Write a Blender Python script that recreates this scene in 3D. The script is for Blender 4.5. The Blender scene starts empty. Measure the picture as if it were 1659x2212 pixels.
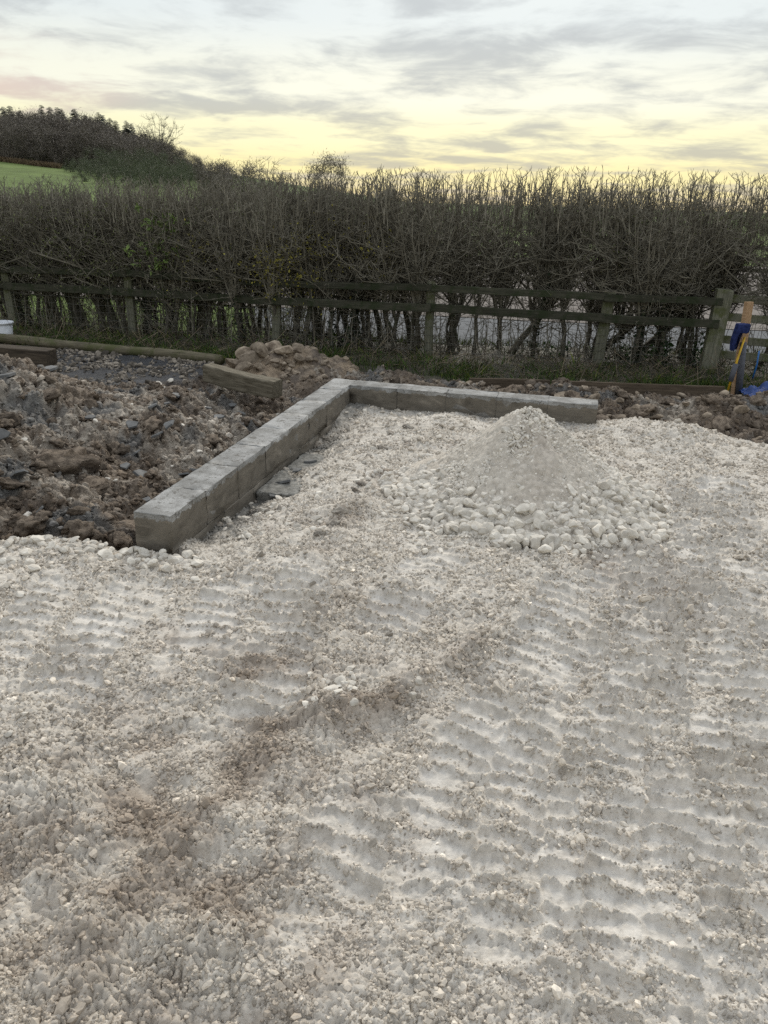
import bpy, bmesh, math, random
import numpy as np
from mathutils import Vector, Matrix, Euler

random.seed(7); rng = np.random.default_rng(7)
scene = bpy.context.scene
COL = scene.collection

# ------------------------------------------------------------------ camera
PITCH, ROLL, EYE, FPX, CX, CY = math.radians(22.0), math.radians(1.7), 1.75, 1661.0, 829.5, 1106.0
FWD = np.array([0, math.cos(PITCH), -math.sin(PITCH)]); UP0 = np.array([0, math.sin(PITCH), math.cos(PITCH)]); R0 = np.array([1.0, 0, 0])
RGT = math.cos(ROLL)*R0 + math.sin(ROLL)*UP0; UPV = -math.sin(ROLL)*R0 + math.cos(ROLL)*UP0
CAMP = np.array([0, 0, EYE])
cam = bpy.data.cameras.new('camera'); cam_o = bpy.data.objects.new('camera', cam); COL.objects.link(cam_o)
cam.sensor_fit = 'VERTICAL'; cam.sensor_height = 36.0; cam.sensor_width = 27.0; cam.lens = 36.0*FPX/2212.0
cam.clip_start = 0.05; cam.clip_end = 12000
cam_o.matrix_world = Matrix(((RGT[0], UPV[0], -FWD[0], 0), (RGT[1], UPV[1], -FWD[1], 0), (RGT[2], UPV[2], -FWD[2], EYE), (0, 0, 0, 1)))
scene.camera = cam_o

def ray(px, py): return FWD + RGT*(px-CX)/FPX - UPV*(py-CY)/FPX
def P(px, py, z=0.0):
    d = ray(px, py); return CAMP + d*((z-EYE)/d[2])
def atY(px, py, Y):
    d = ray(px, py); return CAMP + d*(Y/d[1])

# ------------------------------------------------------------------ world, sun, exposure
def N(nt, kind, **kw):
    n = nt.nodes.new(kind)
    for k, v in kw.items():
        if k == 'ins':
            for i, val in v.items(): n.inputs[i].default_value = val
        else: setattr(n, k, v)
    return n
def ramp(nt, stops, interp='EASE'):
    r = nt.nodes.new('ShaderNodeValToRGB'); cr = r.color_ramp; cr.interpolation = interp
    while len(cr.elements) > 1: cr.elements.remove(cr.elements[-1])
    for i, (p, c) in enumerate(stops):
        e = cr.elements[0] if i == 0 else cr.elements.new(p)
        e.position = p; e.color = (c, c, c, 1) if isinstance(c, (int, float)) else (*c, 1)
    return r
def mixc(nt, f, a, b, blend='MIX'):
    m = nt.nodes.new('ShaderNodeMix'); m.data_type = 'RGBA'; m.blend_type = blend
    for s, v in ((0, f), (6, a), (7, b)):
        if hasattr(v, 'is_linked') or hasattr(v, 'links'): nt.links.new(v, m.inputs[s])
        elif s == 0: m.inputs[0].default_value = v
        else: m.inputs[s].default_value = (*v, 1)
    return m.outputs[2]
def math_(nt, op, a, b=None, c=None):
    m = nt.nodes.new('ShaderNodeMath'); m.operation = op
    for i, v in enumerate((a, b, c)):
        if v is None: continue
        if hasattr(v, 'links'): nt.links.new(v, m.inputs[i])
        else: m.inputs[i].default_value = v
    return m.outputs[0]

SUN_EL, SUN_AZ = math.radians(36.0), math.radians(6.0)     # azimuth measured from +Y towards +X
world = bpy.data.worlds.new('World'); scene.world = world; world.use_nodes = True
wt = world.node_tree; wt.nodes.clear()
wout = wt.nodes.new('ShaderNodeOutputWorld'); bg = wt.nodes.new('ShaderNodeBackground'); bg.inputs[1].default_value = 0.1
wt.links.new(bg.outputs[0], wout.inputs[0])
sky = N(wt, 'ShaderNodeTexSky', sky_type='NISHITA', sun_disc=False, sun_elevation=SUN_EL, sun_rotation=SUN_AZ, air_density=1.0, dust_density=2.2, ozone_density=1.0)
tc = wt.nodes.new('ShaderNodeTexCoord')
sep = wt.nodes.new('ShaderNodeSeparateXYZ'); wt.links.new(tc.outputs['Generated'], sep.inputs[0])
zc = math_(wt, 'MAXIMUM', sep.outputs[2], 0.0)
den = math_(wt, 'ADD', zc, 0.10)
cxn = math_(wt, 'DIVIDE', sep.outputs[0], den); cyn = math_(wt, 'DIVIDE', sep.outputs[1], den)
comb = wt.nodes.new('ShaderNodeCombineXYZ'); wt.links.new(cxn, comb.inputs[0]); wt.links.new(cyn, comb.inputs[1])
def cloud(scale, detail, off, dist, sx=1.0):
    mp = N(wt, 'ShaderNodeMapping'); mp.inputs['Location'].default_value = off; mp.inputs['Scale'].default_value = (sx, 1, 1)
    wt.links.new(comb.outputs[0], mp.inputs[0])
    n = N(wt, 'ShaderNodeTexNoise', ins={'Scale': scale, 'Detail': detail, 'Roughness': 0.58, 'Distortion': dist})
    wt.links.new(mp.outputs[0], n.inputs['Vector']); return n.outputs[0]
c_big = cloud(0.50, 6, (1.3, 4.7, 0), 0.25)
c_sml = cloud(2.1, 10, (0.4, 5.2, 2.0), 0.3, 1.0)
c_sum = math_(wt, 'MULTIPLY_ADD', c_big, 0.42, math_(wt, 'MULTIPLY', c_sml, 0.58))
r1 = ramp(wt, [(0.44, 0.0), (0.60, 1.0)]); wt.links.new(c_sum, r1.inputs[0])
# thin high cloud veil: yellow low down, white, then pale blue grey; brighter on the side of the sunset
vc = ramp(wt, [(0.0, (.58, .48, .25)), (0.03, (.59, .525, .27)), (0.07, (.575, .55, .36)), (0.115, (.55, .55, .465)), (0.19, (.455, .49, .49)), (0.40, (.62, .66, .69)), (1.0, (.74, .78, .82))]); wt.links.new(zc, vc.inputs[0])
dotn = N(wt, 'ShaderNodeVectorMath', operation='DOT_PRODUCT'); wt.links.new(tc.outputs['Generated'], dotn.inputs[0]); dotn.inputs[1].default_value = (math.sin(SUN_AZ), math.cos(SUN_AZ), 0)
side = math_(wt, 'MULTIPLY_ADD', dotn.outputs['Value'], 1.6, 8.2)
sc3 = wt.nodes.new('ShaderNodeCombineColor')
for i in range(3): wt.links.new(side, sc3.inputs[i])
veilc = mixc(wt, 1.0, vc.outputs[0], sc3.outputs[0], 'MULTIPLY')
base = mixc(wt, 0.955, sky.outputs[0], veilc)
cl_col = ramp(wt, [(0.0, (.36, .31, .27)), (0.05, (.27, .265, .25)), (0.14, (.275, .29, .30)), (0.4, (.44, .47, .50))]); wt.links.new(zc, cl_col.inputs[0])
dpk = N(wt, 'ShaderNodeVectorMath', operation='DISTANCE'); wt.links.new(comb.outputs[0], dpk.inputs[0]); dpk.inputs[1].default_value = (-2.35, 4.3, 0)     # afterglow on the cloud above the wood
pk = ramp(wt, [(0.0, .85), (.55, .5), (1.0, 0.0)]); wt.links.new(math_(wt, 'MULTIPLY', dpk.outputs['Value'], .8), pk.inputs[0])
clc = mixc(wt, 1.0, mixc(wt, pk.outputs[0], cl_col.outputs[0], (.50, .35, .31)), sc3.outputs[0], 'MULTIPLY')
wcol = mixc(wt, math_(wt, 'MULTIPLY', r1.outputs[0], 0.70), base, clc)
wt.links.new(wcol, bg.inputs[0])

sun_l = bpy.data.lights.new('sun', 'SUN'); sun_l.energy = 1.1; sun_l.angle = math.radians(22); sun_l.color = (1.0, 0.92, 0.78)
sun_o = bpy.data.objects.new('sun', sun_l); COL.objects.link(sun_o)
sd = Vector((math.sin(SUN_AZ)*math.cos(SUN_EL), math.cos(SUN_AZ)*math.cos(SUN_EL), math.sin(SUN_EL)))
sun_o.rotation_euler = sd.to_track_quat('Z', 'Y').to_euler(); sun_o.location = (0, 0, 30)
vs = scene.view_settings; vs.view_transform = 'Standard'; vs.look = 'None'; vs.gamma = 1.0; vs.use_curve_mapping = False; vs.exposure = 0.82
scene.cycles.max_bounces = 6; scene.cycles.use_denoising = False

# ------------------------------------------------------------------ helpers
def tag(o, label=None, cat=None, group=None, kind=None):
    for k, v in (('label', label), ('category', cat), ('group', group), ('kind', kind)):
        if v: o[k] = v
    return o
def empty(name, loc=(0, 0, 0), rz=0.0):
    o = bpy.data.objects.new(name, None); COL.objects.link(o); o.location = loc; o.rotation_euler.z = rz; o.empty_display_size = .1; return o
def link(name, me, m=None, parent=None, loc=None, rot=None, scl=None):
    o = bpy.data.objects.new(name, me); COL.objects.link(o)
    if m is not None and not me.materials: me.materials.append(m)
    if parent is not None: o.parent = parent
    if loc is not None: o.location = loc
    if rot is not None: o.rotation_euler = rot
    if scl is not None: o.scale = scl
    return o
def copy_tree(o, parent=None):
    c = o.copy(); COL.objects.link(c); c.parent = parent
    for ch in o.children: copy_tree(ch, c)
    return c
def mesh_np(name, V, F, smooth=True):
    V = np.ascontiguousarray(V, np.float32); F = np.ascontiguousarray(F, np.int32)
    me = bpy.data.meshes.new(name); k = F.shape[1]
    me.vertices.add(len(V)); me.vertices.foreach_set('co', V.ravel())
    me.loops.add(F.size); me.loops.foreach_set('vertex_index', F.ravel())
    me.polygons.add(len(F)); me.polygons.foreach_set('loop_start', np.arange(0, F.size, k, dtype=np.int32))
    me.polygons.foreach_set('loop_total', np.full(len(F), k, np.int32))
    me.polygons.foreach_set('use_smooth', np.full(len(F), smooth))
    me.update(calc_edges=True); return me
def set_col(me, C, name='tint'):
    a = me.color_attributes.new(name, 'FLOAT_COLOR', 'POINT')
    C4 = np.ones((len(C), 4), np.float32); C4[:, :3] = C; a.data.foreach_set('color', C4.ravel())
def box_bm(bm, c, s, mat=None, bev=0.0, seg=2):
    r = bmesh.ops.create_cube(bm, size=1.0); vs_ = r['verts']
    bmesh.ops.scale(bm, vec=s, verts=vs_); 
    if bev: 
        e = list({e for v in vs_ for e in v.link_edges})
        rr = bmesh.ops.bevel(bm, geom=e, offset=bev, segments=seg, affect='EDGES', profile=.5); vs_ = list({v for f in rr['faces'] for v in f.verts} | {v for v in vs_ if v.is_valid})
    if mat is not None: bmesh.ops.transform(bm, matrix=mat, verts=vs_)
    bmesh.ops.translate(bm, vec=c, verts=vs_); return vs_
def bm_mesh(name, bm, smooth=False):
    me = bpy.data.meshes.new(name); bm.to_mesh(me); bm.free()
    if smooth: me.polygons.foreach_set('use_smooth', np.full(len(me.polygons), True))
    return me

# ---- lattice noise in numpy
def hash2(ix, iy, s):
    h = ix.astype(np.int32).view(np.uint32)*np.uint32(374761393) + iy.astype(np.int32).view(np.uint32)*np.uint32(668265263) + np.uint32((s*2654435761) & 0xffffffff)
    h ^= h >> np.uint32(13); h *= np.uint32(1274126177); h ^= h >> np.uint32(16); h *= np.uint32(2246822519); h ^= h >> np.uint32(15)
    return (h & np.uint32(0xffffff)).astype(np.float32)*np.float32(1/0x1000000)
def vnoise(x, y, sc, s=0):
    x = np.asarray(x)/sc; y = np.asarray(y)/sc; ix = np.floor(x); iy = np.floor(y); fx = (x-ix).astype(np.float32); fy = (y-iy).astype(np.float32)
    u = fx*fx*fx*(fx*(fx*6-15)+10); v = fy*fy*fy*(fy*(fy*6-15)+10)
    def g(a, b):
        t = hash2(ix+a, iy+b, s)*np.float32(2*math.pi); return np.cos(t)*(fx-np.float32(a)) + np.sin(t)*(fy-np.float32(b))
    return 1.5*((g(0, 0)*(1-u)+g(1, 0)*u)*(1-v) + (g(0, 1)*(1-u)+g(1, 1)*u)*v)
def fbm(x, y, sc, o=4, s=0, r=.5):
    t = 0; a = 1.0
    for i in range(o): t = t + a*vnoise(x+i*17.3, y-i*9.1, sc/2**i, s+i*11); a *= r
    return t
def worley(x, y, sc, s=0):
    x = x/sc; y = y/sc; ix = np.floor(x); iy = np.floor(y); fx = (x-ix).astype(np.float32); fy = (y-iy).astype(np.float32)
    f1 = np.full(x.shape, 9.0, np.float32); f2 = f1.copy(); idh = np.zeros(x.shape, np.float32)
    for a in (-1, 0, 1):
        for b in (-1, 0, 1):
            h0 = hash2(ix+a, iy+b, s); h1 = (h0*37.17+h0*h0*911.3) % np.float32(1); h2 = (h0*91.73+.37) % np.float32(1)
            dx = h0+np.float32(a)-fx; dy = h1+np.float32(b)-fy; d = np.sqrt(dx*dx+dy*dy)
            near = d < f1
            f2 = np.where(near, f1, np.minimum(f2, d)); idh = np.where(near, h2, idh); f1 = np.where(near, d, f1)
    return f1, f2, idh
def sstep(a, b, x):
    t = np.clip((x-a)/(b-a), 0, 1); return t*t*(3-2*t)
def poly_sd(x, y, poly):
    inside = np.zeros(x.shape, bool); dm = np.full(x.shape, 1e9); n = len(poly)
    for i in range(n):
        ax, ay = poly[i][:2]; bx, by = poly[(i+1) % n][:2]
        ex, ey = bx-ax, by-ay; t = np.clip(((x-ax)*ex+(y-ay)*ey)/(ex*ex+ey*ey+1e-12), 0, 1)
        dm = np.minimum(dm, np.hypot(x-ax-t*ex, y-ay-t*ey))
        c = ((ay > y) != (by > y)); c &= x < (bx-ax)*(y-ay)/((by-ay) if by != ay else 1e-12)+ax
        inside ^= c
    return np.where(inside, dm, -dm)
def line_near(x, y, pl):
    best = np.full(x.shape, 1e9); arc = np.zeros(x.shape); side = np.zeros(x.shape); s0 = 0.0
    for i in range(len(pl)-1):
        ax, ay = pl[i][:2]; bx, by = pl[i+1][:2]; ex, ey = bx-ax, by-ay; L = math.hypot(ex, ey)
        t = np.clip(((x-ax)*ex+(y-ay)*ey)/(L*L), 0, 1); qx = x-ax-t*ex; qy = y-ay-t*ey; d = np.hypot(qx, qy)
        k = d < best; best = np.where(k, d, best); arc = np.where(k, s0+t*L, arc); side = np.where(k, np.sign(ex*qy-ey*qx), side); s0 += L
    return best, arc, side
def smooth_line(pts, n=14):
    pts = np.array(pts, float); m = len(pts); out = []
    for i in range(m-1):
        p0 = pts[max(i-1, 0)]; p1 = pts[i]; p2 = pts[i+1]; p3 = pts[min(i+2, m-1)]
        k = max(2, n//(m-1))
        for j in range(k):
            t = j/k; out.append(.5*((2*p1)+(-p0+p2)*t+(2*p0-5*p1+4*p2-p3)*t*t+(-p0+3*p1-3*p2+p3)*t**3))
    out.append(pts[-1]); return np.array(out)

# ------------------------------------------------------------------ materials
def new_mat(name):
    m = bpy.data.materials.new(name); m.use_nodes = True; nt = m.node_tree; b = nt.nodes['Principled BSDF']; return m, nt, b
def rock_mat(name, c1, c2, scale=18, bump=.5, rough=.92, rnd=.5, attr=None, dirt=None, bscale=120, bdist=.004, spec=.25):
    """stone / soil: two tones, per-object difference, fine grain in the relief"""
    m, nt, b = new_mat(name); L = nt.links
    t = nt.nodes.new('ShaderNodeTexCoord'); geo = nt.nodes.new('ShaderNodeNewGeometry')
    n1 = N(nt, 'ShaderNodeTexNoise', ins={'Scale': scale, 'Detail': 8.0, 'Roughness': .62}); L.new(geo.outputs['Position'], n1.inputs['Vector'])
    r = ramp(nt, [(.33, 0.0), (.67, 1.0)]); L.new(n1.outputs[0], r.inputs[0])
    if attr:
        a = N(nt, 'ShaderNodeAttribute', attribute_name=attr); base = a.outputs['Color']
        lo = mixc(nt, 1.0, base, c1, 'MULTIPLY'); hi = mixc(nt, 1.0, base, c2, 'MULTIPLY'); col = mixc(nt, r.outputs[0], lo, hi)
    else:
        col = mixc(nt, r.outputs[0], c1, c2)
    if dirt:
        n2 = N(nt, 'ShaderNodeTexNoise', ins={'Scale': 5.0, 'Detail': 6.0, 'Roughness': .65}); L.new(geo.outputs['Position'], n2.inputs['Vector'])
        r2 = ramp(nt, [(.52, 0.0), (.68, .8)]); L.new(n2.outputs[0], r2.inputs[0]); col = mixc(nt, r2.outputs[0], col, dirt)
    if rnd:
        oi = nt.nodes.new('ShaderNodeObjectInfo')
        v = math_(nt, 'MULTIPLY_ADD', oi.outputs['Random'], rnd, 1-rnd*.55)
        cc = nt.nodes.new('ShaderNodeCombineColor'); 
        for i in range(3): L.new(v, cc.inputs[i])
        col = mixc(nt, 1.0, col, cc.outputs[0], 'MULTIPLY')
    L.new(col, b.inputs['Base Color']); b.inputs['Roughness'].default_value = rough; b.inputs['Specular IOR Level'].default_value = spec
    v1 = N(nt, 'ShaderNodeTexVoronoi', ins={'Scale': bscale}); L.new(geo.outputs['Position'], v1.inputs['Vector'])
    n3 = N(nt, 'ShaderNodeTexNoise', ins={'Scale': bscale*1.6, 'Detail': 5.0, 'Roughness': .7}); L.new(geo.outputs['Position'], n3.inputs['Vector'])
    hh = math_(nt, 'SUBTRACT', n3.outputs[0], math_(nt, 'MULTIPLY', v1.outputs[0], .7))
    bp = N(nt, 'ShaderNodeBump', ins={'Strength': bump, 'Distance': bdist}); L.new(hh, bp.inputs['Height']); L.new(bp.outputs[0], b.inputs['Normal'])
    return m
M = {}
M['chalk'] = rock_mat('crushed limestone', (.80, .79, .77), (1.12, 1.11, 1.09), scale=26, bump=.5, rnd=0, attr='tint', bscale=110, bdist=.005)
M['soil'] = rock_mat('clay soil', (.62, .60, .58), (1.3, 1.28, 1.24), scale=14, bump=.9, rnd=0, attr='tint', bscale=60, bdist=.012, rough=.62, spec=.4)
M['stone'] = rock_mat('limestone', (.51, .47, .41), (.675, .635, .57), scale=22, rnd=.4, bump=.35, bscale=90)
M['stone_warm'] = rock_mat('yellow limestone', (.155, .123, .092), (.33, .272, .21), scale=16, rnd=.5, bump=.5, bscale=60, dirt=(.10, .075, .055))
M['clod'] = rock_mat('soil clod', (.078, .059, .044), (.215, .172, .132), scale=20, rnd=.7, bump=.9, bscale=70, bdist=.01, rough=.85)
M['clodp'] = rock_mat('limy clod', (.17, .14, .115), (.46, .42, .365), scale=24, rnd=.5, bump=.9, bscale=80, bdist=.008)
M['clay'] = rock_mat('grey clay', (.10, .102, .104), (.165, .166, .165), scale=14, rnd=.4, bump=.3, bscale=50, rough=.7)
M['wetstone'] = rock_mat('dull bed stone', (.10, .095, .09), (.36, .32, .27), scale=9, rnd=.8, bump=.3)

def wood_mat(name, c1, c2, stretch=(2, 30, 30), moss=None, rough=.85, rnd=.25, bump=.4, moss_top=False):
    m, nt, b = new_mat(name); L = nt.links; t = nt.nodes.new('ShaderNodeTexCoord')
    mp = N(nt, 'ShaderNodeMapping'); mp.inputs['Scale'].default_value = stretch; L.new(t.outputs['Object'], mp.inputs[0])
    n1 = N(nt, 'ShaderNodeTexNoise', ins={'Scale': 2.2, 'Detail': 8.0, 'Roughness': .65, 'Distortion': .4}); L.new(mp.outputs[0], n1.inputs['Vector'])
    r = ramp(nt, [(.3, 0.0), (.7, 1.0)]); L.new(n1.outputs[0], r.inputs[0]); col = mixc(nt, r.outputs[0], c1, c2)
    if moss:
        n2 = N(nt, 'ShaderNodeTexNoise', ins={'Scale': 4.5, 'Detail': 6.0, 'Roughness': .7}); L.new(t.outputs['Object'], n2.inputs['Vector'])
        r2 = ramp(nt, [(.45, 0.0), (.62, .85)]); L.new(n2.outputs[0], r2.inputs[0]); col = mixc(nt, r2.outputs[0], col, moss)
    oi = nt.nodes.new('ShaderNodeObjectInfo'); v = math_(nt, 'MULTIPLY_ADD', oi.outputs['Random'], rnd, 1-rnd*.5)
    cc = nt.nodes.new('ShaderNodeCombineColor')
    for i in range(3): L.new(v, cc.inputs[i])
    col = mixc(nt, 1.0, col, cc.outputs[0], 'MULTIPLY')
    L.new(col, b.inputs['Base Color']); b.inputs['Roughness'].default_value = rough; b.inputs['Specular IOR Level'].default_value = .2
    bp = N(nt, 'ShaderNodeBump', ins={'Strength': bump, 'Distance': .01}); L.new(n1.outputs[0], bp.inputs['Height']); L.new(bp.outputs[0], b.inputs['Normal'])
    return m
M['post'] = wood_mat('weathered post', (.10, .10, .075), (.20, .195, .15), (30, 30, 2), moss=(.075, .085, .03))
M['rail'] = wood_mat('mossy rail', (.036, .036, .026), (.078, .076, .056), (2, 30, 30), moss=(.028, .038, .017))
M['timber'] = wood_mat('mossy timber', (.07, .062, .042), (.16, .14, .095), (2, 24, 24), moss=(.07, .075, .03))
M['sleeper'] = wood_mat('dark sleeper', (.035, .028, .022), (.10, .08, .06), (2, 24, 24))
M['oldwood'] = wood_mat('split grey timber', (.075, .064, .044), (.22, .195, .15), (2, 26, 26))
M['board'] = wood_mat('edging board', (.07, .053, .038), (.14, .108, .078), (2, 24, 24))
M['stake'] = wood_mat('fresh stake', (.30, .185, .10), (.46, .31, .19), (24, 24, 2))
M['bark'] = wood_mat('hawthorn bark', (.065, .057, .046), (.15, .138, .112), (20, 20, 3), moss=(.06, .072, .036), rnd=.4)
M['twig'] = wood_mat('hedge twig', (.115, .105, .083), (.27, .248, .20), (5, 5, 5), rnd=.35, bump=0)
def plain(name, c, rough=.6, var=.25, scale=20, spec=.4, sheen=0, metallic=0, bump=0.0):
    m, nt, b = new_mat(name); L = nt.links; geo = nt.nodes.new('ShaderNodeNewGeometry')
    n = N(nt, 'ShaderNodeTexNoise', ins={'Scale': float(scale), 'Detail': 6.0, 'Roughness': .65}); L.new(geo.outputs['Position'], n.inputs['Vector'])
    r = ramp(nt, [(.3, 1-var), (.7, 1+var)]); r.color_ramp.elements[1].color = (1+var,)*3+(1,); L.new(n.outputs[0], r.inputs[0])
    L.new(mixc(nt, 1.0, r.outputs[0], c, 'MULTIPLY'), b.inputs['Base Color']); b.inputs['Roughness'].default_value = rough
    b.inputs['Specular IOR Level'].default_value = spec; b.inputs['Metallic'].default_value = metallic
    if bump:
        bp = N(nt, 'ShaderNodeBump', ins={'Strength': bump, 'Distance': .01}); L.new(n.outputs[0], bp.inputs['Height']); L.new(bp.outputs[0], b.inputs['Normal'])
    return m
def leaf_mat(name, c, var=.4, trans=.25, rough=.55):
    m, nt, b = new_mat(name); L = nt.links
    at = N(nt, 'ShaderNodeAttribute', attribute_name='tint')
    geo = nt.nodes.new('ShaderNodeNewGeometry'); n = N(nt, 'ShaderNodeTexNoise', ins={'Scale': 7.0, 'Detail': 3.0}); L.new(geo.outputs['Position'], n.inputs['Vector'])
    r = ramp(nt, [(.3, 1-var), (.7, 1+var)]); r.color_ramp.elements[1].color = (1+var,)*3+(1,); L.new(n.outputs[0], r.inputs[0])
    col = mixc(nt, 1.0, mixc(nt, 1.0, r.outputs[0], c, 'MULTIPLY'), at.outputs['Color'], 'MULTIPLY')
    L.new(col, b.inputs['Base Color']); b.inputs['Roughness'].default_value = rough; b.inputs['Specular IOR Level'].default_value = .3
    tr = nt.nodes.new('ShaderNodeBsdfTranslucent'); L.new(col, tr.inputs[0]); mx = nt.nodes.new('ShaderNodeMixShader'); mx.inputs[0].default_value = trans
    L.new(b.outputs[0], mx.inputs[1]); L.new(tr.outputs[0], mx.inputs[2]); L.new(mx.outputs[0], nt.nodes['Material Output'].inputs[0]); return m
M['leaf_green'] = leaf_mat('laurel leaf', (.14, .20, .055)); M['leaf_yellow'] = leaf_mat('autumn leaf', (.30, .27, .05)); M['leaf_olive'] = leaf_mat('hedge leaf', (.12, .135, .05))
M['ivy'] = leaf_mat('ivy leaf', (.022, .040, .018)); M['grass'] = leaf_mat('grass', (.075, .115, .03)); M['straw'] = leaf_mat('dead stem', (.17, .135, .09), trans=.1)
M['bramble'] = leaf_mat('bramble leaf', (.035, .075, .022))
M['wire'] = plain('galvanised wire', (.16, .16, .155), .5, .1, metallic=.6)
M['wood_crown'] = leaf_mat('bare canopy', (.125, .108, .09), trans=.05); M['wood_trunk'] = plain('far trunk', (.13, .12, .10), .9)  # tones of the far wood lifted in colour, in place of haze
M['conifer'] = leaf_mat('conifer', (.05, .062, .052), trans=.05); M['evergreen'] = leaf_mat('evergreen scrub', (.075, .09, .05), trans=.1)
M['fieldgrass'] = plain('meadow', (.105, .145, .045), .9, .25, .25, spec=.1)
M['driveway'] = rock_mat('grey gravel', (.085, .09, .097), (.15, .157, .168), scale=14, rnd=0, bump=.2, bscale=30)
M['sand'] = rock_mat('riding surface', (.13, .113, .103), (.20, .178, .163), scale=3, rnd=0, bump=.2, bscale=20)

# ------------------------------------------------------------------ ground shape
def W(pts, z=0.0): return [tuple(P(px, py, z)[:2]) for px, py in pts]
wA = P(287, 1105, .2)[:2]; wB = P(722, 817, .2)[:2]; wE = P(1292, 880, .2)[:2]
d1 = (wA-wB)/np.linalg.norm(wA-wB); d2 = np.array([-d1[1], d1[0]]);  d2 = d2 if d2[0] > 0 else -d2   # along the two legs of the wall
WT = .215; L1 = float(np.linalg.norm(wA-wB)); L2 = float((wE-wB)@d2); WTOP = .20
def wallpt(u, v): return wB + d1*u + d2*v          # u along the long leg, v across / along the short leg
PAD = W([(-700, 1150), (0, 1172), (60, 1168), (110, 1165), (160, 1170), (225, 1174), (285, 1183), (370, 1195), (400, 1197)]) + \
      [tuple(wallpt(L1*.98, .1)), tuple(wallpt(.1, .1)), tuple(wallpt(.1, L2*.97))] + \
      W([(1296, 912), (1330, 907), (1360, 903), (1450, 918), (1560, 941), (1659, 957), (1900, 985), (2400, 1010)]) + [(12, 3), (12, -8), (-12, -8), (-12, 3.4)]
BED = W([(100, 750), (300, 762), (478, 776), (470, 800), (420, 812), (330, 826), (230, 828), (160, 822), (120, 795)], -.1)
VERGE_EDGE = [(-9, 10.95), (-4.78, 9.98), (-1.98, 9.28), (-.6, 9.1), (.6, 8.75), (.95, 8.36), (3.6, 8.27), (9, 8.15)]
TR = []
def track(px, hw, pitch, depth, z=0): TR.append((smooth_line(W(px, z)), hw, pitch, depth))
track([(1190, 2600), (1200, 2212), (1215, 1900), (1222, 1650), (1265, 1450), (1310, 1290), (1320, 1190), (1310, 1140)], .125, .086, .022)
track([(1330, 2600), (1335, 2212), (1335, 1900), (1325, 1650), (1350, 1450), (1380, 1290), (1375, 1190), (1360, 1140)], .10, .086, .022)
track([(1490, 2600), (1478, 2212), (1465, 1900), (1455, 1600), (1448, 1430), (1440, 1300), (1410, 1180), (1400, 1120)], .10, .084, .022)
track([(1630, 2500), (1610, 2212), (1580, 1900), (1555, 1650), (1535, 1450), (1515, 1300), (1490, 1150), (1460, 1020)], .095, .088, .020)
track([(1760, 2400), (1720, 2100), (1670, 1750), (1630, 1500), (1595, 1300), (1560, 1150), (1530, 1020)], .11, .086, .020)
track([(930, 2100), (960, 1900), (985, 1760), (1030, 1600), (1100, 1490), (1170, 1400), (1220, 1310), (1240, 1230)], .16, .098, .024)
track([(1075, 2300), (1085, 2100), (1092, 1900), (1105, 1760), (1130, 1640), (1185, 1530), (1240, 1430)], .10, .09, .018)
track([(500, 1640), (560, 1520), (605, 1390), (655, 1270), (695, 1200)], .17, .092, .017)
track([(330, 1600), (400, 1450), (470, 1330), (540, 1230), (570, 1205)], .15, .092, .015)
track([(60, 1600), (150, 1450), (240, 1330), (340, 1230), (370, 1205)], .16, .092, .014)
track([(-60, 1500), (20, 1390), (110, 1290), (190, 1215)], .14, .09, .012)
track([(780, 1440), (850, 1330), (930, 1230), (1000, 1170)], .16, .09, .016)
track([(1640, 1330), (1600, 1150), (1560, 1000)], .14, .09, .015)
track([(640, 2200), (700, 1960), (760, 1780), (800, 1640)], .14, .10, .020)
BERM = smooth_line(W([(700, 1545), (810, 1520), (900, 1478), (975, 1440), (1030, 1405)]))
BERM2 = smooth_line(W([(835, 1030), (800, 1060), (760, 1100), (715, 1150), (690, 1190)], .03))
PILE = (float(P(1120, 1085, 0)[0]), 4.62)

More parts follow.
